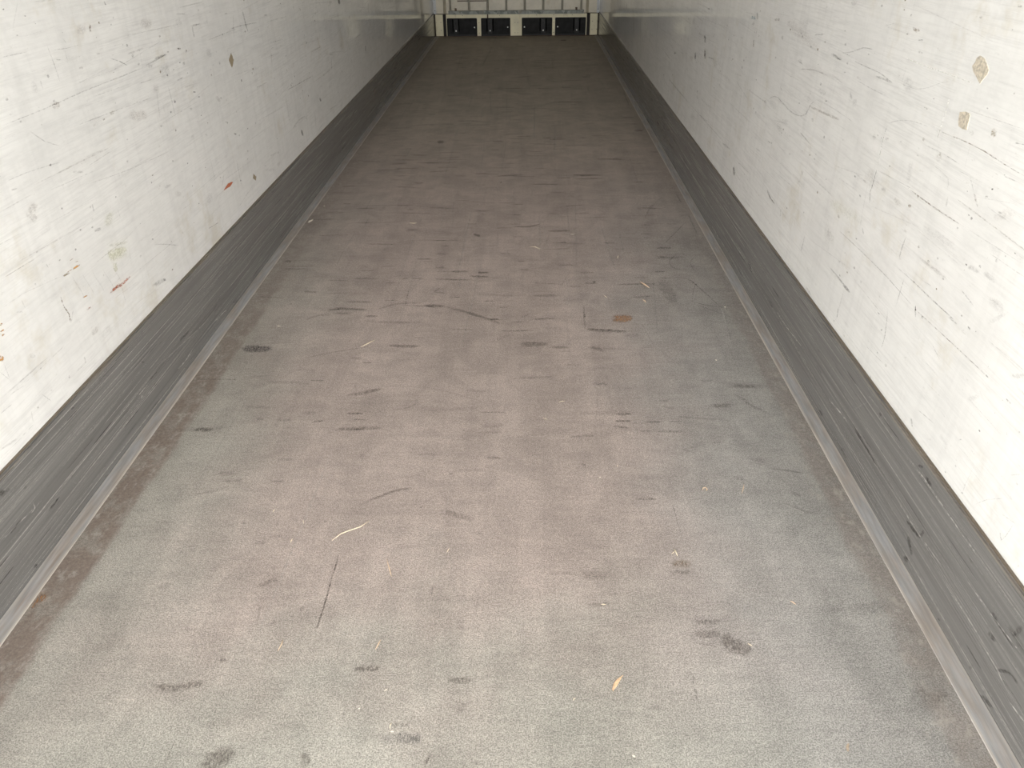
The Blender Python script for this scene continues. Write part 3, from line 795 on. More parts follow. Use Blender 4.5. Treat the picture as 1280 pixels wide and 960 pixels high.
PR w 50 0 20552 2819 20519 2865 20152 2867 20118 2912 19480 2892 19443 2936 18337 2816 18302 2859 17391 2737 17360 2779
PR w 70 0 17515 2709 17476 2767 16932 2727 16895 2784 16149 2742 16114 2797 15293 2729 15262 2782 14470 2716 14442 2768 13734 2727 13710 2776 13219 2739 13197 2788
PR w 40 0 21149 1746 21194 1751 20249 2676 20291 2682
PR k 60 0 23692 59 23454 350 23180 139 22952 424
PR k 60 0 20781 1400 20669 1523 20398 1372 20289 1494 19870 1339 19768 1459 19221 1311 19126 1429 18702 1291 18612 1407
PR k 60 0 19500 2805 19361 2920 19355 2721 19219 2836
PR k 60 0 16824 2821 16793 2938 16571 2914 16542 3029
PR k 60 0 16377 2816 16269 2955 15971 2738 15868 2876
PR k 65 0 16578 1084 16487 1245 15737 1189 15656 1343
PR k 65 0 15613 1311 15780 1221 15569 1636 15734 1550
PR k 75 0 16156 112 16026 339 15900 132 15774 357
PR k 50 0 16291 776 16138 946 15834 459 15687 631
PR w 60 0 17324 1284 17287 1339 16617 1276 16583 1329 15739 1286 15709 1338 14857 1358 14832 1408 14202 1425 14180 1473
PR k 50 0 21187 201 21056 380 20975 232 20847 410
PR k 30 0 22125 132 22001 272 20577 173 20469 306
PR k 50 0 15672 2042 15631 2122 15562 2055 15521 2136
PR k 80 0 13957 87 13923 188 13844 125 13811 225
PR k 70 0 12393 173 12355 313 12273 216 12236 355
PR k 60 0 11757 -19 11715 136 11230 160 11194 309
PR k 60 0 12305 1471 12253 1615 11979 1520 11930 1661
PR k 50 0 11652 948 11695 1030 11500 1135 11532 1228 11319 1315 11313 1440 11132 1367 11092 1504 10977 1378 10931 1515
PR k 50 0 12446 1982 12380 2122 12171 1964 12108 2103
PR k 30 0 11915 2178 11821 2378 11133 2083 11051 2278
PR w 70 0 13661 1908 13643 1946 13045 1936 13029 1972 12296 1977 12282 2012 11579 2040 11567 2074 11052 2092 11042 2125
PR w 60 0 14446 1110 14425 1151 13572 1158 13553 1198 12532 1172 12514 1210 11544 1057 11528 1093 10823 942 10808 977
PR w 70 0 11004 820 10984 884 10347 920 10329 981
PR w 20 0 11992 -1135 11986 -1103 9852 141 9849 168
PR k 40 0 11615 2583 11416 2656 11690 2181 11487 2260
PR w 60 0 29810 1183 29683 1279 29228 1170 29108 1264 28315 1183 28208 1275 26913 1284 26820 1371 25773 1378 25689 1462
PR w 50 0 26174 2062 26121 2138 25439 2236 25390 2310
PR k 50 0 31094 1028 30825 1227 30281 1031 30025 1226
PR w 50 0 43438 239 43218 356 37590 380 37423 483
PR w 40 0 35024 2099 34944 2201 34191 2294 34115 2393
PR k 40 0 36766 1008 36438 1233 34981 1155 34684 1370
PR k 50 0 34892 1320 34560 1499 33999 1132 33681 1309
"""
DEBRIS = [
('straw','long curved pale straw, the longest on the floor',[(-0.3165,1.7726),(-0.338,1.7438),(-0.3708,1.726),(-0.392,1.712),(-0.4123,1.6844)],0.0038,'s'),
('straw','pale straw in front of the brown bow-shaped scuff at mid floor',[(-0.4967,2.9374),(-0.5217,2.901),(-0.5475,2.8724)],0.0045,'s'),
('straw','thin straw lying crosswise on the far left half of the floor',[(-0.541,4.4181),(-0.5155,4.4067),(-0.4974,4.4149)],0.0048,'s'),
('paper_scrap','white scrap with a little tail beside the left floor strip',[(-1.1381,4.4785),(-1.1459,4.4502),(-1.1529,4.4291)],0.0166,'p'),
('paper_scrap','tiny white speck beyond the tailed scrap by the left floor strip',[(-1.1325,4.7327),(-1.1204,4.7357)],0.0092,'p'),
('paper_scrap','small white flake beyond the dark oval spot on the left of the floor',[(-0.9636,3.0692),(-0.9446,3.066)],0.0065,'p'),
('wood_splinter','bright tan splinter beyond the round rust spot',[(0.7256,3.5471),(0.7445,3.5082),(0.7616,3.4748)],0.0079,'o'),
('wood_splinter','short tan splinter between the round rust spot and the brighter splinter',[(0.7128,3.3376),(0.7239,3.3067)],0.0068,'o'),
('straw','short thin straw beyond and left of the round rust spot',[(0.533,3.3878),(0.5459,3.3607)],0.0038,'s'),
('straw','upright-looking tiny straw in the far right half of the floor',[(0.6532,3.8948),(0.6444,3.85)],0.0047,'s'),
('paper_scrap','flat white flake near the faint pale line at far right of centre',[(0.4109,4.2176),(0.4337,4.2148)],0.0064,'p'),
('paper_scrap','white crumb at the tip of the triangular scratches on the right',[(1.0797,3.2578),(1.0882,3.2544)],0.0074,'p'),
('paper_scrap','white crumb on the right of the floor in front of the triangular scratches',[(0.9366,2.7612),(0.9411,2.7545)],0.0059,'p'),
('straw','thin curved straw at the far centre of the floor',[(0.1763,4.027),(0.2072,4.0207),(0.2333,3.9908)],0.0044,'s'),
('straw','tan straw pointing lengthwise, in front of the long curved straw',[(-0.2384,1.6098),(-0.2278,1.5782),(-0.2143,1.5414)],0.0029,'o'),
('straw','short straw left of the long curved straw',[(-0.5307,1.6922),(-0.5322,1.6752)],0.0033,'s'),
('straw','tiny pale straw far left, in front of the twin dark scuffs',[(-0.6217,1.8244),(-0.6237,1.8094)],0.003,'s'),
('straw','hair-thin short straw standing out near the left third of the floor',[(-0.5205,1.775),(-0.514,1.757)],0.0022,'s'),
('straw','short pale straw at the centre of the floor, right of the long curved one',[(-0.0623,1.6565),(-0.0687,1.6367)],0.0028,'s'),
('wood_splinter','pale splinter pointing at the tan stain on the right half of the floor',[(0.5893,1.6558),(0.5906,1.6427),(0.5937,1.6266)],0.0044,'s'),
('straw','second shorter straw close by the splinter at the tan stain',[(0.5779,1.6345),(0.5891,1.6476)],0.0028,'s'),
('wood_curl','small curled wood shaving on the right half of the floor',[(0.7214,1.9223),(0.7259,1.9323),(0.734,1.9344),(0.7371,1.9244),(0.7321,1.9184)],0.0036,'o'),
('straw','thin yellow straw right of the curled wood shaving',[(0.8606,1.9531),(0.8527,1.9309),(0.8427,1.9071)],0.0028,'o'),
('straw','thin crosswise straw at the centre, beyond and left of the stacked dark dashes',[(0.2825,2.4398),(0.3069,2.4465)],0.003,'s'),
('straw','short crosswise straw in front of the thin one at the centre',[(0.2218,2.3308),(0.2376,2.3205)],0.0029,'s'),
('paper_scrap','white crumb in the middle of the floor, between dark dashes and dark smear',[(0.3979,1.9861),(0.4036,1.9848)],0.005,'p'),
('paper_scrap','yellowish crumb beyond the white one at the middle of the floor',[(0.4621,2.0503),(0.4655,2.0438)],0.0042,'s'),
('straw','tan straw near the camera, left one of the near pair',[(-0.4581,1.3207),(-0.458,1.3057),(-0.4617,1.2858)],0.0035,'o'),
('straw','tan straw near the camera, right one of the near pair',[(-0.2088,1.3229),(-0.2124,1.3078),(-0.2172,1.2917)],0.0034,'o'),
('straw','short pale straw on the bluish grey stain nearest the camera',[(-0.1457,1.0878),(-0.1483,1.0747)],0.0029,'s'),
('paper_scrap','cream crumb beside the short straw on the bluish grey stain',[(-0.1443,1.0667),(-0.1369,1.0654)],0.0043,'p'),
('paper_scrap','white crumb left of and beyond the bluish grey stain',[(-0.2288,1.1232),(-0.2251,1.1253)],0.0037,'p'),
('paper_scrap','small forked white fibre near the dark oblong smudge',[(-0.1755,1.1711),(-0.1725,1.1766),(-0.1684,1.1745)],0.0023,'p'),
('wood_chip','bright orange-tan frayed wood chip, largest piece of debris',[(0.3902,1.2167),(0.3803,1.2042),(0.3735,1.1929),(0.3662,1.18)],0.008,'c'),
('paper_scrap','pale oval crumb lying on a brown scuff at the near centre',[(0.3608,1.4453),(0.3724,1.4443)],0.0047,'s'),
('paper_scrap','cream crumb at the bottom edge of the photo, right of centre',[(0.3936,1.0144),(0.3992,1.0098)],0.0042,'p'),
('straw','short pale straw beside the large brown smear near the right',[(0.7182,1.3196),(0.723,1.3147),(0.7281,1.311)],0.003,'s'),
('straw','tiny straw left of and nearer than the orange-tan chip',[(0.2764,1.158),(0.2713,1.1504)],0.0026,'s'),
('straw','tan straw on the right of the floor near the edge strip',[(0.865,1.4607),(0.8708,1.4551),(0.8769,1.4488)],0.0036,'o'),
('wood_chip','dull tan flat chip near the bottom right corner of the floor',[(0.8735,1.0469),(0.8678,1.0383),(0.8658,1.0288)],0.006,'t'),
]
PATCHES = [[(1.9409, 1.2191), (1.9568, 1.2266), (1.986, 1.2397), (1.9958, 1.2494), (1.9872, 1.2606), (1.9864, 1.2687), (1.9755, 1.2756), (1.9524, 1.2729), (1.9305, 1.2597), (1.9215, 1.2524), (1.922, 1.2427), (1.9348, 1.2291)], [(1.9929, 1.1433), (1.9682, 1.1495), (1.9463, 1.1495), (1.9417, 1.1355), (1.9424, 1.1236), (1.9395, 1.1124), (1.9593, 1.1101), (1.9812, 1.1123), (1.989, 1.125)]]

MCOL = {'d': (0.115, 0.092, 0.078), 'p': (0.07, 0.055, 0.065), 'w': (0.62, 0.60, 0.56), 'r': (0.45, 0.25, 0.13), 't': (0.36, 0.28, 0.21),
        'g': (0.22, 0.22, 0.205), 'k': (0.045, 0.04, 0.035), 'T': (0.42, 0.35, 0.24), 'W': (0.92, 0.91, 0.88), 'b': (0.36, 0.29, 0.19),
        'o': (0.56, 0.17, 0.08), 'O': (0.66, 0.33, 0.07), 'y': (0.62, 0.62, 0.28), 'a': (0.55, 0.66, 0.72)}
MCOL_SURF = {('F', 'g'): (0.14, 0.14, 0.145)}
ALL = {k: [] for k in ('F', 'L', 'R', 'PL', 'PR')}
for line in MARKS.strip().splitlines():
    t = line.split(); v = [int(q) / 1e4 for q in t[4:]]
    ALL[t[0]].append((t[1], int(t[2]) / 100, int(t[3]), [v[i:i + 4] for i in range(0, len(v), 4)]))
g = random.Random(5)
for i in range(260):                                       # short cross-floor tyre scuffs
    y = 2.2 + g.random() ** 1.1 * 9.5; x = g.uniform(-1.1, 1.05); l = g.uniform(0.02, 0.10) * (1 + y * 0.05); w = g.uniform(0.004, 0.013) * (1 + y * 0.12); s = g.uniform(-.15, .15)
    ALL['F'].append(('d', g.uniform(.2, .65), 0, [(x - l, y - w - l * s, x - l, y + w - l * s), (x + l, y - w + l * s, x + l, y + w + l * s)]))
for i in range(70):                                        # long faint streaks along the floor
    y = g.uniform(1.2, 10); x = g.uniform(-1.1, 1.1); l = g.uniform(.15, .9) * (1 + y * .12); s = g.uniform(-.05, .05); w = g.uniform(.0012, .004) * (1 + y * .25)
    ALL['F'].append(('w', g.uniform(.06, .26), 0, [(x - w, y, x + w, y), (x - w + s * l, y + l, x + w + s * l, y + l)]))
for k in 'LR':                                             # wall scratches
    for i in range(420):
        y = g.uniform(.4, 8.5); z = g.uniform(.34, 2.1); l = g.uniform(.03, .45) * (1 + y * .1); w = g.uniform(.0005, .0016) * (1 + y * .3); s = g.gauss(0, .06); a = g.uniform(.06, .32)
        c = g.choice('ggggTk')
        if c == 'k': l *= .25
        if g.random() < .22:
            l *= .35; ALL[k].append((c, a, 0, [(y - w, z, y + w, z), (y - w + s * l, z + l, y + w + s * l, z + l)]))
        else: ALL[k].append((c, a, 0, [(y, z - w, y, z + w), (y + l, z - w + s * l, y + l, z + w + s * l)]))
    for i in range(120):                                   # soft smudges and nicks
        y = g.uniform(.4, 9); z = g.uniform(.36, 2.1); l = g.uniform(.004, .06); w = l * g.uniform(.2, .7)
        ALL[k].append((g.choice('gggT'), g.uniform(.06, .22) if l > .02 else g.uniform(.2, .5), 0, [(y - l, z - w, y - l, z + w), (y + l, z - w, y + l, z + w)]))
for k in ('PL', 'PR'):                                     # fine bright lengthwise scratches on the near kick plates
    for i in range(90):
        y = g.uniform(.3, 4.5); l = g.uniform(.15, 1.3); z = g.uniform(.008, .31); w = g.uniform(.0004, .0008) * (1 + y * .1); z2 = min(max(z + l * g.uniform(-.012, .012), .006), .316)
        ALL[k].append(('w', g.uniform(.35, .85), 2, [(y, z - w, y, z + w), (y + l, z2 - w, y + l, z2 + w)]))
for k in 'LR':                                             # peppering of tiny nicks
    for i in range(500):
        y = g.uniform(.4, 7); z = g.gauss(1.0, .4)
        if .34 < z < 2.1: l = g.uniform(.0012, .006) * (1 + .15 * y); w = l * g.uniform(.3, .9); ALL[k].append((g.choice('gkTk'), g.uniform(.3, .8), 0, [(y - l, z - w, y - l, z + w), (y + l, z - w, y + l, z + w)]))
for k in ('PL', 'PR'):                                     # kick plate scratches
    for i in range(420):
        y = g.uniform(.4, 6) if g.random() < .75 else g.uniform(6, 11); l = g.uniform(.08, .9); z = g.uniform(.01, .315); w = g.uniform(.0003, .0009) * (1 + y * .12); s = g.uniform(-.012, .012)
        c = 'w' if g.random() < .66 else 'k'
        if c == 'k': l *= .22; w *= 2.4
        z2 = min(max(z + s * l, .006), .318)
        ALL[k].append((c, g.uniform(.2, .7), 2, [(y, z - w, y, z + w), (y + l, z2 - w, y + l, z2 + w)]))

def mark_material():
    mt, nt, b = mat('surface_marks'); n = N(nt)
    at = nt.nodes.new('ShaderNodeAttribute'); at.attribute_name = 'mk'
    hd = nt.nodes.new('ShaderNodeAttribute'); hd.attribute_name = 'hard'
    uv = nt.nodes.new('ShaderNodeUVMap'); uv.uv_map = 'UVMap'
    s = n.sep(uv.outputs[0])
    du = n.math('POWER', n.math('ABSOLUTE', n.math('MULTIPLY_ADD', s[0], 2, -1)), 4)
    dv = n.math('POWER', n.math('ABSOLUTE', n.math('MULTIPLY_ADD', s[1], 2, -1)), 2)
    nz = n.noise(45, 4, .65)
    nz2 = n.noise(1, 3, .6, vec=n.mapping((220, 90, 260)))
    d = n.math('ADD', n.math('ADD', du, dv), n.math('MULTIPLY_ADD', nz, 2.3, -1.15))
    soft = n.math('MULTIPLY', n.ramp(d, 1.0, .05), n.ramp(nz2, .36, .62, .15, 1.0))
    dia = n.math('ADD', n.math('ABSOLUTE', n.math('MULTIPLY_ADD', s[0], 2, -1)), n.math('ABSOLUTE', n.math('MULTIPLY_ADD', s[1], 2, -1)))
    hard = n.ramp(n.math('ADD', dia, n.math('MULTIPLY_ADD', nz, .7, -.35)), 1.0, .9)
    line = n.math('MULTIPLY', n.ramp(n.math('ADD', du, dv), 1.0, .1), n.ramp(nz2, .35, .6, .6, 1.0))
    ih = n.math('GREATER_THAN', hd.outputs['Fac'], .5); il = n.math('GREATER_THAN', hd.outputs['Fac'], 1.5)
    k = n.math('ADD', n.math('MULTIPLY', soft, n.math('SUBTRACT', 1, ih)), n.math('MULTIPLY', hard, n.math('SUBTRACT', ih, il)))
    k = n.math('ADD', k, n.math('MULTIPLY', line, il))
    a = n.math('MULTIPLY', k, at.outputs['Alpha'], clamp=True)
    n.link(at.outputs['Color'], b.inputs['Base Color']); b.inputs['Roughness'].default_value = .5
    tr = nt.nodes.new('ShaderNodeBsdfTransparent'); mx = nt.nodes.new('ShaderNodeMixShader')
    n.link(a, mx.inputs[0]); n.link(tr.outputs[0], mx.inputs[1]); n.link(b.outputs[0], mx.inputs[2])
    n.link(mx.outputs[0], nt.nodes['Material Output'].inputs[0])
    return mt
M_MARK = mark_material()

def add_marks(o, key):
    """join the marks of one surface into that surface's own mesh (second material)"""
    bm = bmesh.new(); bm.from_mesh(o.data)
    uvl = bm.loops.layers.uv.new('UVMap'); cl = bm.loops.layers.float_color.new('mk'); hl = bm.faces.layers.float.new('hard')
    for f in bm.faces:
        for lp in f.loops: lp[cl] = (0, 0, 0, 0)
    off = .0003
    for col, a, hard, rows in ALL[key]:
        c = MCOL_SURF.get((key, col), MCOL[col]); off += 1.2e-6
        a *= {('F', 'd'): .80, ('F', 'g'): .7, ('L', 'g'): .75, ('R', 'g'): .75, ('F', 'r'): 1.0}.get((key, col), 1)
        if key == 'F': P = lambda p, q: (p, q, off)
        elif key == 'L': P = lambda p, q: (-XW + off, p, q)
        elif key == 'R': P = lambda p, q: (XW - off, p, q)
        elif key == 'PL': P = lambda p, q: (-XP + off, p, min(q, .3185))
        else: P = lambda p, q: (XP - off, p, min(q, .3185))
        lim = (lambda p: min(max(p, -1.17), 1.17)) if key == 'F' else (lambda p: p)
        vs = [(bm.verts.new(P(lim(r[0]), r[1])), bm.verts.new(P(lim(r[2]), r[3]))) for r in rows]
        n = len(vs) - 1
        for i in range(n):
            try: f = bm.faces.new((vs[i][0], vs[i][1], vs[i + 1][1], vs[i + 1][0]))
            except ValueError: continue
            f.material_index = 1; f[hl] = hard
            for lp, (u, v) in zip(f.loops, ((i / n, 0), (i / n, 1), ((i + 1) / n, 1), ((i + 1) / n, 0))):
                lp[uvl].uv = (u, v); lp[cl] = (*c, a)
    bm.to_mesh(o.data); bm.free(); o.data.materials.append(M_MARK)
# ---------------------------------------------------------------- materials
def floor_material():
    mt, nt, b = mat('worn_antislip_floor'); n = N(nt)
    s = n.sep(); ax = n.math('ABSOLUTE', s[0])
    warp = n.math('MULTIPLY_ADD', n.noise(1.7, 4, .6), 1.6, -.8)
    # grey-green tint near the doorway and along the sides, pinkish brown elsewhere
    t1 = n.ramp(n.math('ADD', s[1], n.math('MULTIPLY', warp, .9)), 1.75, .8)
    t2 = n.math('MULTIPLY', n.ramp(n.math('ADD', ax, n.math('MULTIPLY', warp, .45)), .5, 1.15), n.ramp(s[1], 6.5, 2.0))
    tint = n.math('MAXIMUM', n.math('MULTIPLY', t1, .9), n.math('MULTIPLY', t2, .8))
    brown_base = n.mix(n.ramp(s[1], 4, 8), (.405, .342, .315), (.42, .375, .322))
    col = n.mix(tint, brown_base, (.355, .347, .312))
    cool = n.math('MULTIPLY', n.ramp(n.math('ADD', s[0], n.math('MULTIPLY', warp, .4)), .25, .95), n.ramp(s[1], 6.0, 2.5))
    col = n.mix(n.math('MULTIPLY', cool, .55), col, (.325, .322, .322))
    lane = n.noise(1, 4, .6, vec=n.mapping((6, .5, 1)))
    lane2 = n.noise(1, 3, .55, vec=n.mapping((30, 1.1, 1), (5, 0, 0)))
    cross = n.noise(1, 4, .7, vec=n.mapping((7, 34, 1)))
    g1 = n.noise(290, 2, .75); g2 = n.noise(95, 3, .7)
    f = n.math('MULTIPLY', n.ramp(lane, .3, .7, .945, 1.055), n.ramp(lane2, .3, .7, .975, 1.025))
    f = n.math('MULTIPLY', f, n.ramp(cross, .35, .75, 1.035, .93))
    f = n.math('MULTIPLY', f, n.ramp(g1, .32, .68, .60, 1.40))
    f = n.math('MULTIPLY', f, n.ramp(g2, .3, .7, .88, 1.12))
    f = n.math('MULTIPLY', f, n.math('MULTIPLY', n.ramp(n.noise(6, 6, .7, dist=.6), .32, .68, .90, 1.10), n.ramp(n.noise(1.9, 4, .6, dist=.5), .35, .65, .95, 1.05)))
    col = n.scale_col(col, f)
    # grime band beside the edge strips with pale chalky spots in it
    e = n.math('ADD', ax, n.math('MULTIPLY_ADD', n.noise(1, 4, .6, vec=n.mapping((9, 3.2, 1))), .09, -.045))
    e = n.math('ADD', e, n.ramp(s[0], -.5, .5, .012, -.02))
    near = n.ramp(s[1], 4.2, 2.2, .2, .9)
    band = n.math('MULTIPLY', n.math('MULTIPLY', n.ramp(e, 1.062, 1.095), n.ramp(n.noise(1, 5, .7, vec=n.mapping((14, 8, 1), (9, 2, 0))), .36, .56, .45, .95)), near)
    band = n.math('MULTIPLY', band, n.ramp(s[0], -.5, .5, 1.0, .5))
    grime = n.scale_col((.235, .185, .158), n.ramp(g2, .25, .75, .8, 1.2))
    col = n.mix(band, col, grime)
    chalk = n.math('MULTIPLY', n.ramp(n.noise(1, 6, .75, vec=n.mapping((30, 16, 1))), .52, .64), n.ramp(ax, 1.02, 1.10))
    col = n.mix(n.math('MULTIPLY', chalk, .65), col, (.46, .42, .385))
    b.inputs['Roughness'].default_value = .62
    b.inputs['Specular IOR Level'].default_value = .32
    n.link(col, b.inputs['Base Color'])
    n.bump(n.math('ADD', g1, n.math('MULTIPLY', g2, .6)), .35, .0012, b)
    return mt

def wall_material(seed):
    mt, nt, b = mat('scuffed_white_gelcoat'); n = N(nt)
    base = (.90, .90, .885)
    fine = n.noise(1, 4, .7, vec=n.mapping((1, 4, 130), (seed, seed, seed)))
    fine2 = n.noise(1, 5, .7, vec=n.mapping((1, 9, 34), (seed, 2, 1)), dist=.4)
    vert = n.noise(1, 3, .6, vec=n.mapping((1, 22, 2.2), (seed, 7, 3)))
    blot = n.noise(2.2, 5, .62, vec=n.mapping((1, 1, 1), (seed, 0, 5)))
    spk = n.noise(85, 4, .65)
    f = n.math('MULTIPLY', n.ramp(n.math('ADD', n.math('MULTIPLY', fine, n.ramp(blot, .4, .6, .35, 1)), n.math('MULTIPLY', .5, n.ramp(blot, .4, .6, .65, 0))), .33, .56, .90, 1.005), n.ramp(fine2, .3, .6, .95, 1.01))
    f = n.math('MULTIPLY', f, n.ramp(vert, .3, .55, .96, 1.0))
    f = n.math('MULTIPLY', f, n.ramp(blot, .3, .6, .95, 1.01))
    col = n.scale_col(base, f)
    tan = n.math('MULTIPLY', n.ramp(n.noise(3.1, 5, .7, vec=n.mapping((1, 1, 1), (0, seed, 2))), .56, .74), .34)
    col = n.mix(tan, col, (.60, .54, .40))
    dk = n.math('MULTIPLY', n.ramp(n.noise(1, 5, .75, vec=n.mapping((1, 22, 70), (0, seed, 8))), .64, .70), .3)
    col = n.mix(dk, col, (.45, .44, .40))
    dot = n.math('MULTIPLY', n.ramp(spk, .69, .76), .55)
    col = n.mix(dot, col, (.3, .28, .24))
    n.link(col, b.inputs['Base Color'])
    n.link(n.ramp(fine2, .3, .7, .045, .08), b.inputs['Roughness'])
    b.inputs['IOR'].default_value = 1.5
    wave = n.noise(1, 2, .5, vec=n.mapping((1, 26, .2), (0, seed, 0)))
    n.bump(wave, .25, .0012, b)
    return mt

def plate_material():
    mt, nt, b = mat('scratched_grey_kick_plate'); n = N(nt)
    base = (.185, .180, .173)
    l1 = n.noise(1, 4, .7, vec=n.mapping((1, .9, 75))); l2 = n.noise(1, 3, .6, vec=n.mapping((1, 2.2, 240), (0, 4, 2)))
    l3 = n.noise(1, 3, .6, vec=n.mapping((1, 1.2, 14), (0, 1, 7)))
    f = n.math('MULTIPLY', n.ramp(l1, .3, .7, .93, 1.07), n.ramp(l2, .3, .7, .93, 1.09))
    f = n.math('MULTIPLY', f, n.ramp(l3, .3, .7, .93, 1.07))
    col = n.scale_col(base, f)
    dk = n.math('MULTIPLY', n.ramp(n.noise(1, 5, .7, vec=n.mapping((1, 12, 60), (0, 3, 1))), .62, .72), .4)
    col = n.mix(dk, col, (.07, .068, .06))
    z = n.sep()[2]
    edge = n.math('MULTIPLY', n.ramp(z, .311, .315), n.ramp(n.noise(1, 4, .6, vec=n.mapping((1, 2.5, 160))), .42, .6, .0, .45))
    col = n.mix(edge, col, (.33, .28, .22))
    col = n.mix(n.ramp(z, .3205, .322), col, (.16, .13, .10))
    n.link(col, b.inputs['Base Color'])
    n.link(n.ramp(l1, .3, .7, .12, .22), b.inputs['Roughness']); b.inputs['Specular IOR Level'].default_value = .35
    return mt

def strip_material():
    mt, nt, b = mat('dirty_aluminium_strip'); n = N(nt)
    a = n.noise(1, 5, .65, vec=n.mapping((24, 3.2, 1))); c = n.noise(1, 4, .6, vec=n.mapping((90, 6, 1)))
    col = n.mix(n.ramp(a, .35, .65), (.46, .41, .37), (.47, .475, .49))
    col = n.scale_col(col, n.ramp(c, .3, .7, .82, 1.15))
    rust = n.math('MULTIPLY', n.ramp(n.noise(1, 4, .6, vec=n.mapping((30, 1.6, 1), (2, 3, 0))), .60, .72), .5)
    col = n.mix(rust, col, (.33, .20, .12))
    x = n.math('ABSOLUTE', n.sep()[0])
    lip = n.math('MULTIPLY', n.ramp(x, 1.1785, 1.1750), n.ramp(n.noise(1, 3, .6, vec=n.mapping((3, 2.5, 1), (7, 1, 0))), .3, .55, .15, .8))
    col = n.mix(lip, col, (.66, .61, .55))
    lip2 = n.math('MULTIPLY', n.ramp(x, 1.2135, 1.2165), .55)
    col = n.mix(lip2, col, (.62, .59, .54))
    n.link(col, b.inputs['Base Color']); b.inputs['Roughness'].default_value = .5; b.inputs['Metallic'].default_value = .1
    return mt

def simple(name, col, rough, metal=0.0, var=.08, scale=14, spec=.5):
    mt, nt, b = mat(name); n = N(nt)
    c = n.scale_col(col, n.ramp(n.noise(scale, 4, .6), .3, .7, 1 - var, 1 + var))
    n.link(c, b.inputs['Base Color']); b.inputs['Roughness'].default_value = rough; b.inputs['Metallic'].default_value = metal
    b.inputs['Specular IOR Level'].default_value = spec
    return mt

def beige_material(name, col):
    mt, nt, b = mat(name); n = N(nt)
    c = n.scale_col(col, n.ramp(n.noise(6, 5, .6), .3, .7, .9, 1.06))
    st = n.math('MULTIPLY', n.ramp(n.noise(1, 4, .7, vec=n.mapping((14, 1, 6))), .58, .75), .45)
    c = n.mix(st, c, (.46, .37, .22))
    dots = n.math('MULTIPLY', n.ramp(n.noise(60, 2, .5), .72, .78), .6)
    c = n.mix(dots, c, (.25, .18, .1))
    n.link(c, b.inputs['Base Color']); b.inputs['Roughness'].default_value = .38
    return mt

def galvanised():
    mt, nt, b = mat('galvanised_steel'); n = N(nt)
    v = nt.nodes.new('ShaderNodeTexVoronoi'); n.link(n.mapping((26, 26, 26)), v.inputs['Vector']); v.inputs['Scale'].default_value = 1
    k = n.sep(v.outputs['Color'])[0]
    c = n.mix(k, (.15, .17, .155), (.38, .40, .37))
    c = n.mix(n.math('MULTIPLY', n.ramp(n.noise(9, 4, .6), .55, .7), .5), c, (.26, .19, .12))
    n.link(c, b.inputs['Base Color']); b.inputs['Roughness'].default_value = .55; b.inputs['Metallic'].default_value = .1
    return mt

M_FLOOR = floor_material(); M_WL = wall_material(3.7); M_WR = wall_material(11.3); M_PLATE = plate_material(); M_STRIP = strip_material()
M_END = beige_material('end_wall_cream', (.66, .61, .49)); M_PANEL = beige_material('lower_panel_cream', (.84, .78, .54))
M_CEIL = simple('white_ceiling', (.78, .77, .74), .4); M_GALV = galvanised()
M_BLACK = simple('black_plastic', (.017, .0175, .018), .6, var=.3, spec=.2); M_BLACK2 = simple('black_plastic_raised', (.021, .0215, .022), .5, var=.3, spec=.3)
M_DARK = simple('matte_black', (.018, .014, .013), .7, var=.3); M_BOLT = simple('zinc_bolt', (.42, .42, .40), .4, .6)
M_SLOT = simple('deep_black_slot', (.003, .003, .003), .9, spec=.1)
M_ALU = simple('aluminium_bead', (.60, .62, .64), .6, 0, var=.12, scale=30); M_RIV = simple('rivet_head', (.16, .15, .14), .5, .4)
M_BROWN = simple('rusty_brown_steel', (.11, .07, .045), .6, .2, var=.3); M_GROUND = simple('yard_paving', (.42, .41, .39), .9, scale=3)
M_BAR = simple('galvanised_bar', (.48, .46, .39), .5, 0, var=.15)
M_GROOVE = simple('shallow_groove', (.40, .36, .27), .7); M_SEAM = simple('dark_seam', (.05, .04, .03), .8)
M_PATCH = simple('bare_beige_patch', (.60, .545, .45), .7, var=.3, scale=120)
M_STRAW = simple('dry_straw', (.80, .71, .56), .6, scale=200); M_TAN = simple('tan_splinter', (.74, .58, .42), .6, scale=200)
M_PAPER = simple('white_scrap', (.86, .80, .70), .7, scale=200); M_CHIP = simple('orange_tan_wood', (.78, .54, .34), .6, scale=150, var=.2)
M_DULL = simple('dull_tan_wood', (.45, .36, .27), .7, scale=150, var=.15)

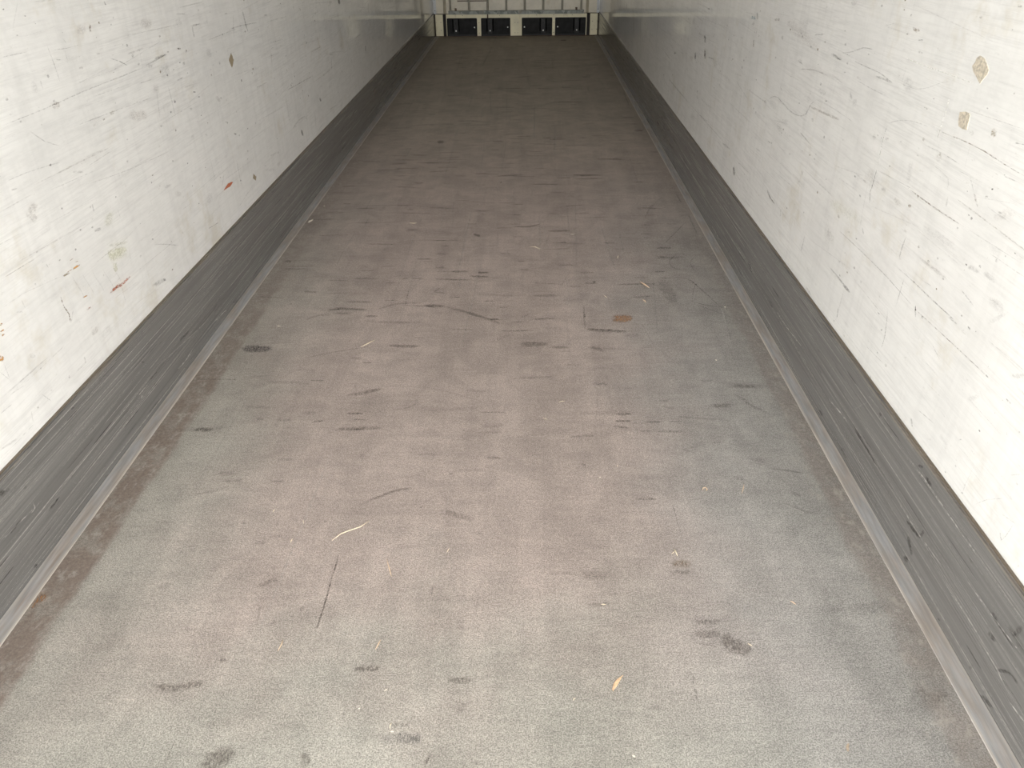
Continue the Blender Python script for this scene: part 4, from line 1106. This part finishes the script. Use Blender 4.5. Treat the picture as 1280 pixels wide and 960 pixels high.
# ---------------------------------------------------------------- structure
bm = bmesh.new(); box(bm, -1.32, 1.32, Y0, L + .1, -.12, 0)
fl = struct(obj('floor', bm, M_FLOOR)); add_marks(fl, 'F')
for sgn, nm, mt, key in ((-1, 'wall_left', M_WL, 'L'), (1, 'wall_right', M_WR, 'R')):
    bm = bmesh.new(); a, b_ = sorted((sgn * XW, sgn * 1.31)); box(bm, a, b_, Y0, L + .1, .0, HT)
    w = struct(obj(nm, bm, mt)); add_marks(w, key)
    if sgn > 0: wall_r = w
    bm = bmesh.new(); a, b_ = sorted((sgn * XP, sgn * (XW - .0005)))
    fs = box(bm, a, b_, Y0, L - .001, .0005, PZ)
    top = [e for e in bm.edges if all(abs(v.co.z - PZ) < 1e-5 and abs(abs(v.co.x) - XP) < 1e-5 for v in e.verts)]
    bmesh.ops.bevel(bm, geom=top, offset=.006, segments=2, affect='EDGES')
    k = struct(obj('baseboard_left' if sgn < 0 else 'baseboard_right', bm, M_PLATE)); add_marks(k, 'PL' if sgn < 0 else 'PR')
    bm = bmesh.new(); a, b_ = sorted((sgn * (XP - .0005), sgn * (XP - .051))); box(bm, a, b_, Y0, L - .002, .0004, .004, bev=.0012)
    struct(obj('trim_1' if sgn < 0 else 'trim_2', bm, M_STRIP))
bm = bmesh.new(); box(bm, -1.32, 1.32, Y0, L + .1, HT, HT + .08); struct(obj('ceiling', bm, M_CEIL))

# end wall with shallow vertical grooves (upper part) - one mesh, panels separated by recessed seams
bm = bmesh.new(); box(bm, -XW, XW, L + .024, L + .1, 0, HT, 1)
cuts = [-XW, -1.082, -1.042, 1.03, 1.07, XW]
for i in range(0, len(cuts), 2): box(bm, cuts[i], cuts[i + 1], L + .012, L + .0302, .312, HT, 0, bev=.004)
struct(obj('wall_back', bm, [M_END, M_GROOVE]))
# aluminium corner beads with rivets
for i, sgn in enumerate((-1, 1)):
    a, b_ = sorted((sgn * (XW - .002), sgn * (XW - .046))); bm = bmesh.new(); box(bm, a, b_, L + .006, L + .013, .312, HT - .001)
    t = struct(obj('trim_%d' % (3 + i), bm, M_ALU))
    for k in range(16):
        bm = bmesh.new(); c = (sgn * (XW - .026), L + .006, .36 + .14 * k); cyl(bm, c, 'y', .006, -.004, 10); obj('rivet', bm, M_RIV, t)
bm = bmesh.new(); box(bm, -20, 20, -25, Y0 - .3, -1.3, -1.22); struct(obj('ground', bm, M_GROUND))

# ---------------------------------------------------------------- foot of the end wall
def bolt(parent, x, z, y=L, r=.007, m_=None, name='bolt'):
    bm = bmesh.new(); cyl(bm, (x, y, z), 'y', r, -.006, 6); return obj(name, bm, m_ or M_BOLT, parent, origin=None)

for sgn in (-1, 1):
    x0, x1 = sorted((sgn * (XW - .027), sgn * 1.096))
    t = thing('corner_panel', 'cream panel in the %s lower corner of the end wall, beside upright black strip' % ('left' if sgn < 0 else 'right'), 'panel', (0, 0, 0), 'cream corner panels')
    bm = bmesh.new(); box(bm, x0, x1, L, L + .03, .012, .306, bev=.003); obj('sheet', bm, M_PANEL, t)
    for z in (.09, .2):
        for x in (1.13, 1.20): bolt(t, sgn * x, z, r=.0045, m_=M_BROWN)
    bm = bmesh.new(); x0, x1 = sorted((sgn * 1.093, sgn * 1.052)); box(bm, x0, x1, L - .004, L + .025, .004, .305, bev=.004)  # plain near-black upright strip on each side
    tag(obj('black_strip', bm, M_DARK), 'narrow upright black strip %s of the four black covers' % ('left' if sgn < 0 else 'right'), 'strip', 'upright black strips')

COV = [(-1.041, -.588), (-.530, -.090), (.080, .535), (.577, 1.036)]
t = thing('kick_panel', 'cream steel panel framing the four black covers along the foot of the end wall', 'panel', (0, L, 0))
t.location = (0, 0, 0)
bm = bmesh.new()
xs = [-1.049] + [v for c in COV for v in c] + [1.045]
for i in range(0, len(xs), 2): box(bm, xs[i], xs[i + 1], L, L + .022, .01, .2545)
box(bm, -1.049, 1.045, L, L + .022, .2545, .306)
obj('sheet', bm, M_PANEL, t)
for x in (-.558, .556, -.02, .02):
    for z in (.05, .19): bolt(t, x, z, r=.0045, m_=M_BROWN)
for x in (-.8, -.43, -.25, .3, .556, .83): bolt(t, x, .29, r=.0045, m_=M_BROWN)
bm = bmesh.new(); box(bm, -.437, -.417, L - .003, L + .001, .254, .309); obj('rust_stained_clip', bm, M_BROWN, t)

names = ['leftmost of the four', 'second from the left', 'just right of the wide post', 'rightmost of the four']
for i, (a, b_) in enumerate(COV):
    t = thing('vent_cover', 'black plastic cover at the foot of the end wall, ' + names[i], 'cover', ((a + b_) / 2, L, 0), 'black covers along the foot of the end wall')
    w = b_ - a; mir = i >= 2; f = (lambda u: w - u) if mir else (lambda u: u)
    def bx(bm, u0, u1, y0, y1, z0, z1, bev=0):
        p, q = sorted((f(u0), f(u1))); box(bm, p - w / 2, q - w / 2, y0, y1, z0, z1, bev=bev)
    bm = bmesh.new()
    # rounded upper corners: outline extruded
    pts = [(.002, .006), (w - .002, .006)]; R_ = .018
    for k in range(7): an = math.pi / 2 * k / 6; pts.append((w - .002 - R_ + R_ * math.cos(an), .253 - R_ + R_ * math.sin(an)))
    for k in range(7): an = math.pi / 2 + math.pi / 2 * k / 6; pts.append((.002 + R_ + R_ * math.cos(an), .253 - R_ + R_ * math.sin(an)))
    va = [bm.verts.new((p - w / 2, .006, z)) for p, z in pts]; vb = [bm.verts.new((p - w / 2, .026, z)) for p, z in pts]
    bm.faces.new(va); bm.faces.new(vb[::-1])
    for k in range(len(pts)): j = (k + 1) % len(pts); bm.faces.new((va[k], va[j], vb[j], vb[k]))
    bx(bm, .215, w - .03, .000, .008, .05, .235, .004)          # raised field
    obj('body', bm, M_BLACK, t)
    bm = bmesh.new(); bx(bm, .100, .170, -.006, .008, .04, .240, .006); obj('latch_plate', bm, M_BLACK2, t)
    for q0 in (.082, .172):
        bm = bmesh.new(); bx(bm, q0, q0 + .017, .003, .0065, .07, .240); obj('slot', bm, M_SLOT, t)
    bm = bmesh.new(); bx(bm, .02, w - .02, -.004, .008, .010, .034, .004); obj('lower_lip', bm, M_BLACK2, t)
    for u, z, mm in ((.135, .082, M_BOLT), (.135, .185, M_BLACK), (w - .04, .128, M_BOLT)):
        bm = bmesh.new(); cyl(bm, (f(u) - w / 2, -.006, z), 'y', .010, -.006, 6)
        if mm is M_BOLT and u > .2:
            bmesh.ops.translate(bm, verts=bm.verts, vec=(0, .008, 0))
        obj('bolt', bm, mm, t)

# galvanised guard grille on the end wall
t = thing('bulkhead_grille', 'galvanised steel guard grille of upright bars on the end wall', 'grille', (0, 0, 0))
yb = L - .045
bm = bmesh.new(); box(bm, -1.004, .998, yb - .012, yb + .028, .309, .357, bev=.003); obj('bottom_rail', bm, M_GALV, t)
for x in (-.975, -.698, -.422, -.147, .124, .397, .676, .955):
    bm = bmesh.new(); cyl(bm, (x, yb + .008, .35), 'z', .015, 2.05, 14); obj('bar', bm, M_BAR, t, smooth=True)
for z in (.95, 1.5, 2.05, 2.38):
    bm = bmesh.new(); box(bm, -1.0, .995, yb + .0, yb + .03, z, z + .03, bev=.003); obj('crossbar', bm, M_GALV, t)
for x in (-.895, .885):
    bm = bmesh.new(); box(bm, x - .014, x + .014, yb - .01, yb + .016, .355, .392, bev=.003); obj('catch', bm, M_BROWN, t)
for x in (-.9, .9):
    bm = bmesh.new(); box(bm, x - .02, x + .02, yb + .025, L + .013, 1.2, 1.24); obj('bracket', bm, M_GALV, t)
bm = bmesh.new(); box(bm, -XW, XW, L - .006, L + .03, .0005, .009); struct(obj('trim_5', bm, M_BROWN))
for i, sgn in enumerate((-1, 1)):
    a, b_ = sorted((sgn * (XW - .0005), sgn * (XW - .027))); bm = bmesh.new(); box(bm, a, b_, L + .004, L + .0235, .009, .306); struct(obj('trim_%d' % (6 + i), bm, M_SEAM))
bm = bmesh.new(); box(bm, -XW + .001, XW - .001, L + .003, L + .0235, .3062, .3118); struct(obj('trim_8', bm, M_SEAM))
# small service hatch behind the bars
t = thing('service_hatch', 'cream flat hatch behind the grille, at its lower left', 'hatch', (0, 0, 0))
bm = bmesh.new(); box(bm, -.865, -.63, L + .001, L + .013, .49, .9, bev=.002); box(bm, -.625, -.435, L + .001, L + .013, .49, .9, bev=.002); obj('sheet', bm, M_END, t)
bm = bmesh.new(); box(bm, -.87, -.43, L - .002, L + .013, .478, .49); obj('lower_edge', bm, M_BROWN, t)

# bare patches in the right wall's coating
for i, P in enumerate(PATCHES):
    bm = bmesh.new(); a = [bm.verts.new((XW - .0016, y, z)) for y, z in P]; c = [bm.verts.new((XW, y, z)) for y, z in P]
    bm.faces.new(a); n_ = len(P)
    for k in range(n_): bm.faces.new((a[k], a[(k + 1) % n_], c[(k + 1) % n_], c[k]))
    o = obj('repair_patch', bm, M_PATCH, wall_r); o['label'] = ('diamond-shaped beige patch', 'squarish beige patch')[i]

# ---------------------------------------------------------------- loose bits on the floor
DM = {'s': M_STRAW, 'o': M_TAN, 'p': M_PAPER, 'c': M_CHIP, 't': M_DULL}
GR = {'straw': 'straws scattered on the floor', 'wood_splinter': 'splinters scattered on the floor', 'paper_scrap': 'pale crumbs and scraps on the floor', 'wood_chip': 'wood chips on the floor', 'wood_curl': None}
CT = {'straw': 'straw', 'wood_splinter': 'splinter', 'paper_scrap': 'scrap', 'wood_chip': 'wood chip', 'wood_curl': 'wood shaving'}
g = random.Random(8)
for kind, label, P, wd, mk in DEBRIS:
    bm = bmesh.new(); c0 = P[len(P) // 2]
    flat = kind in ('paper_scrap', 'wood_chip'); r = wd / 2
    if len(P) == 2: P = [P[0], tuple((P[0][k] + P[1][k]) / 2 + g.uniform(-.06, .06) * abs(P[0][1 - k] - P[1][1 - k]) for k in (0, 1)), P[1]]
    rings = []
    for i, p in enumerate(P):
        q0 = P[max(i - 1, 0)]; q1 = P[min(i + 1, len(P) - 1)]
        d = Vector((q1[0] - q0[0], q1[1] - q0[1], 0)).normalized(); s_ = Vector((-d.y, d.x, 0))
        tp = 1 if 0 < i < len(P) - 1 else (.35 if not flat else .55)
        rw = r * tp * (g.uniform(.8, 1.25) if flat else 1); rh = max(rw * (.35 if flat else .9), .0004)
        ring = []
        for k in range(6):
            an = math.pi * 2 * k / 6
            ring.append(bm.verts.new(Vector((p[0] - c0[0], p[1] - c0[1], rh + .0012)) + s_ * (rw * math.cos(an)) + Vector((0, 0, rh * math.sin(an)))))
        rings.append(ring)
    bm.faces.new(rings[0][::-1]); bm.faces.new(rings[-1])
    for i in range(len(rings) - 1):
        for k in range(6): bm.faces.new((rings[i][k], rings[i][(k + 1) % 6], rings[i + 1][(k + 1) % 6], rings[i + 1][k]))
    if mk == 'c':                                           # frayed fibres
        for k in range(5):
            a_ = g.uniform(0, 6.28); p = P[g.randrange(len(P))]; ln = g.uniform(.006, .012)
            d = Vector((math.cos(a_), math.sin(a_), .2)); o_ = Vector((p[0] - c0[0], p[1] - c0[1], .003)); s_ = Vector((-d.y, d.x, 0)) * .0012
            v = [bm.verts.new(o_ + s_), bm.verts.new(o_ - s_), bm.verts.new(o_ + d * ln), bm.verts.new(o_ + Vector((0, 0, .0015)))]
            for f3 in ((0, 1, 2), (1, 3, 2), (3, 0, 2), (0, 3, 1)): bm.faces.new([v[q] for q in f3])
    lo = min(v.co.z for v in bm.verts)
    bmesh.ops.translate(bm, verts=bm.verts, vec=(0, 0, .0008 - lo))
    o = obj(kind, bm, DM[mk], smooth=not flat); o.location = (c0[0], c0[1], 0)
    tag(o, label, CT[kind], GR[kind])
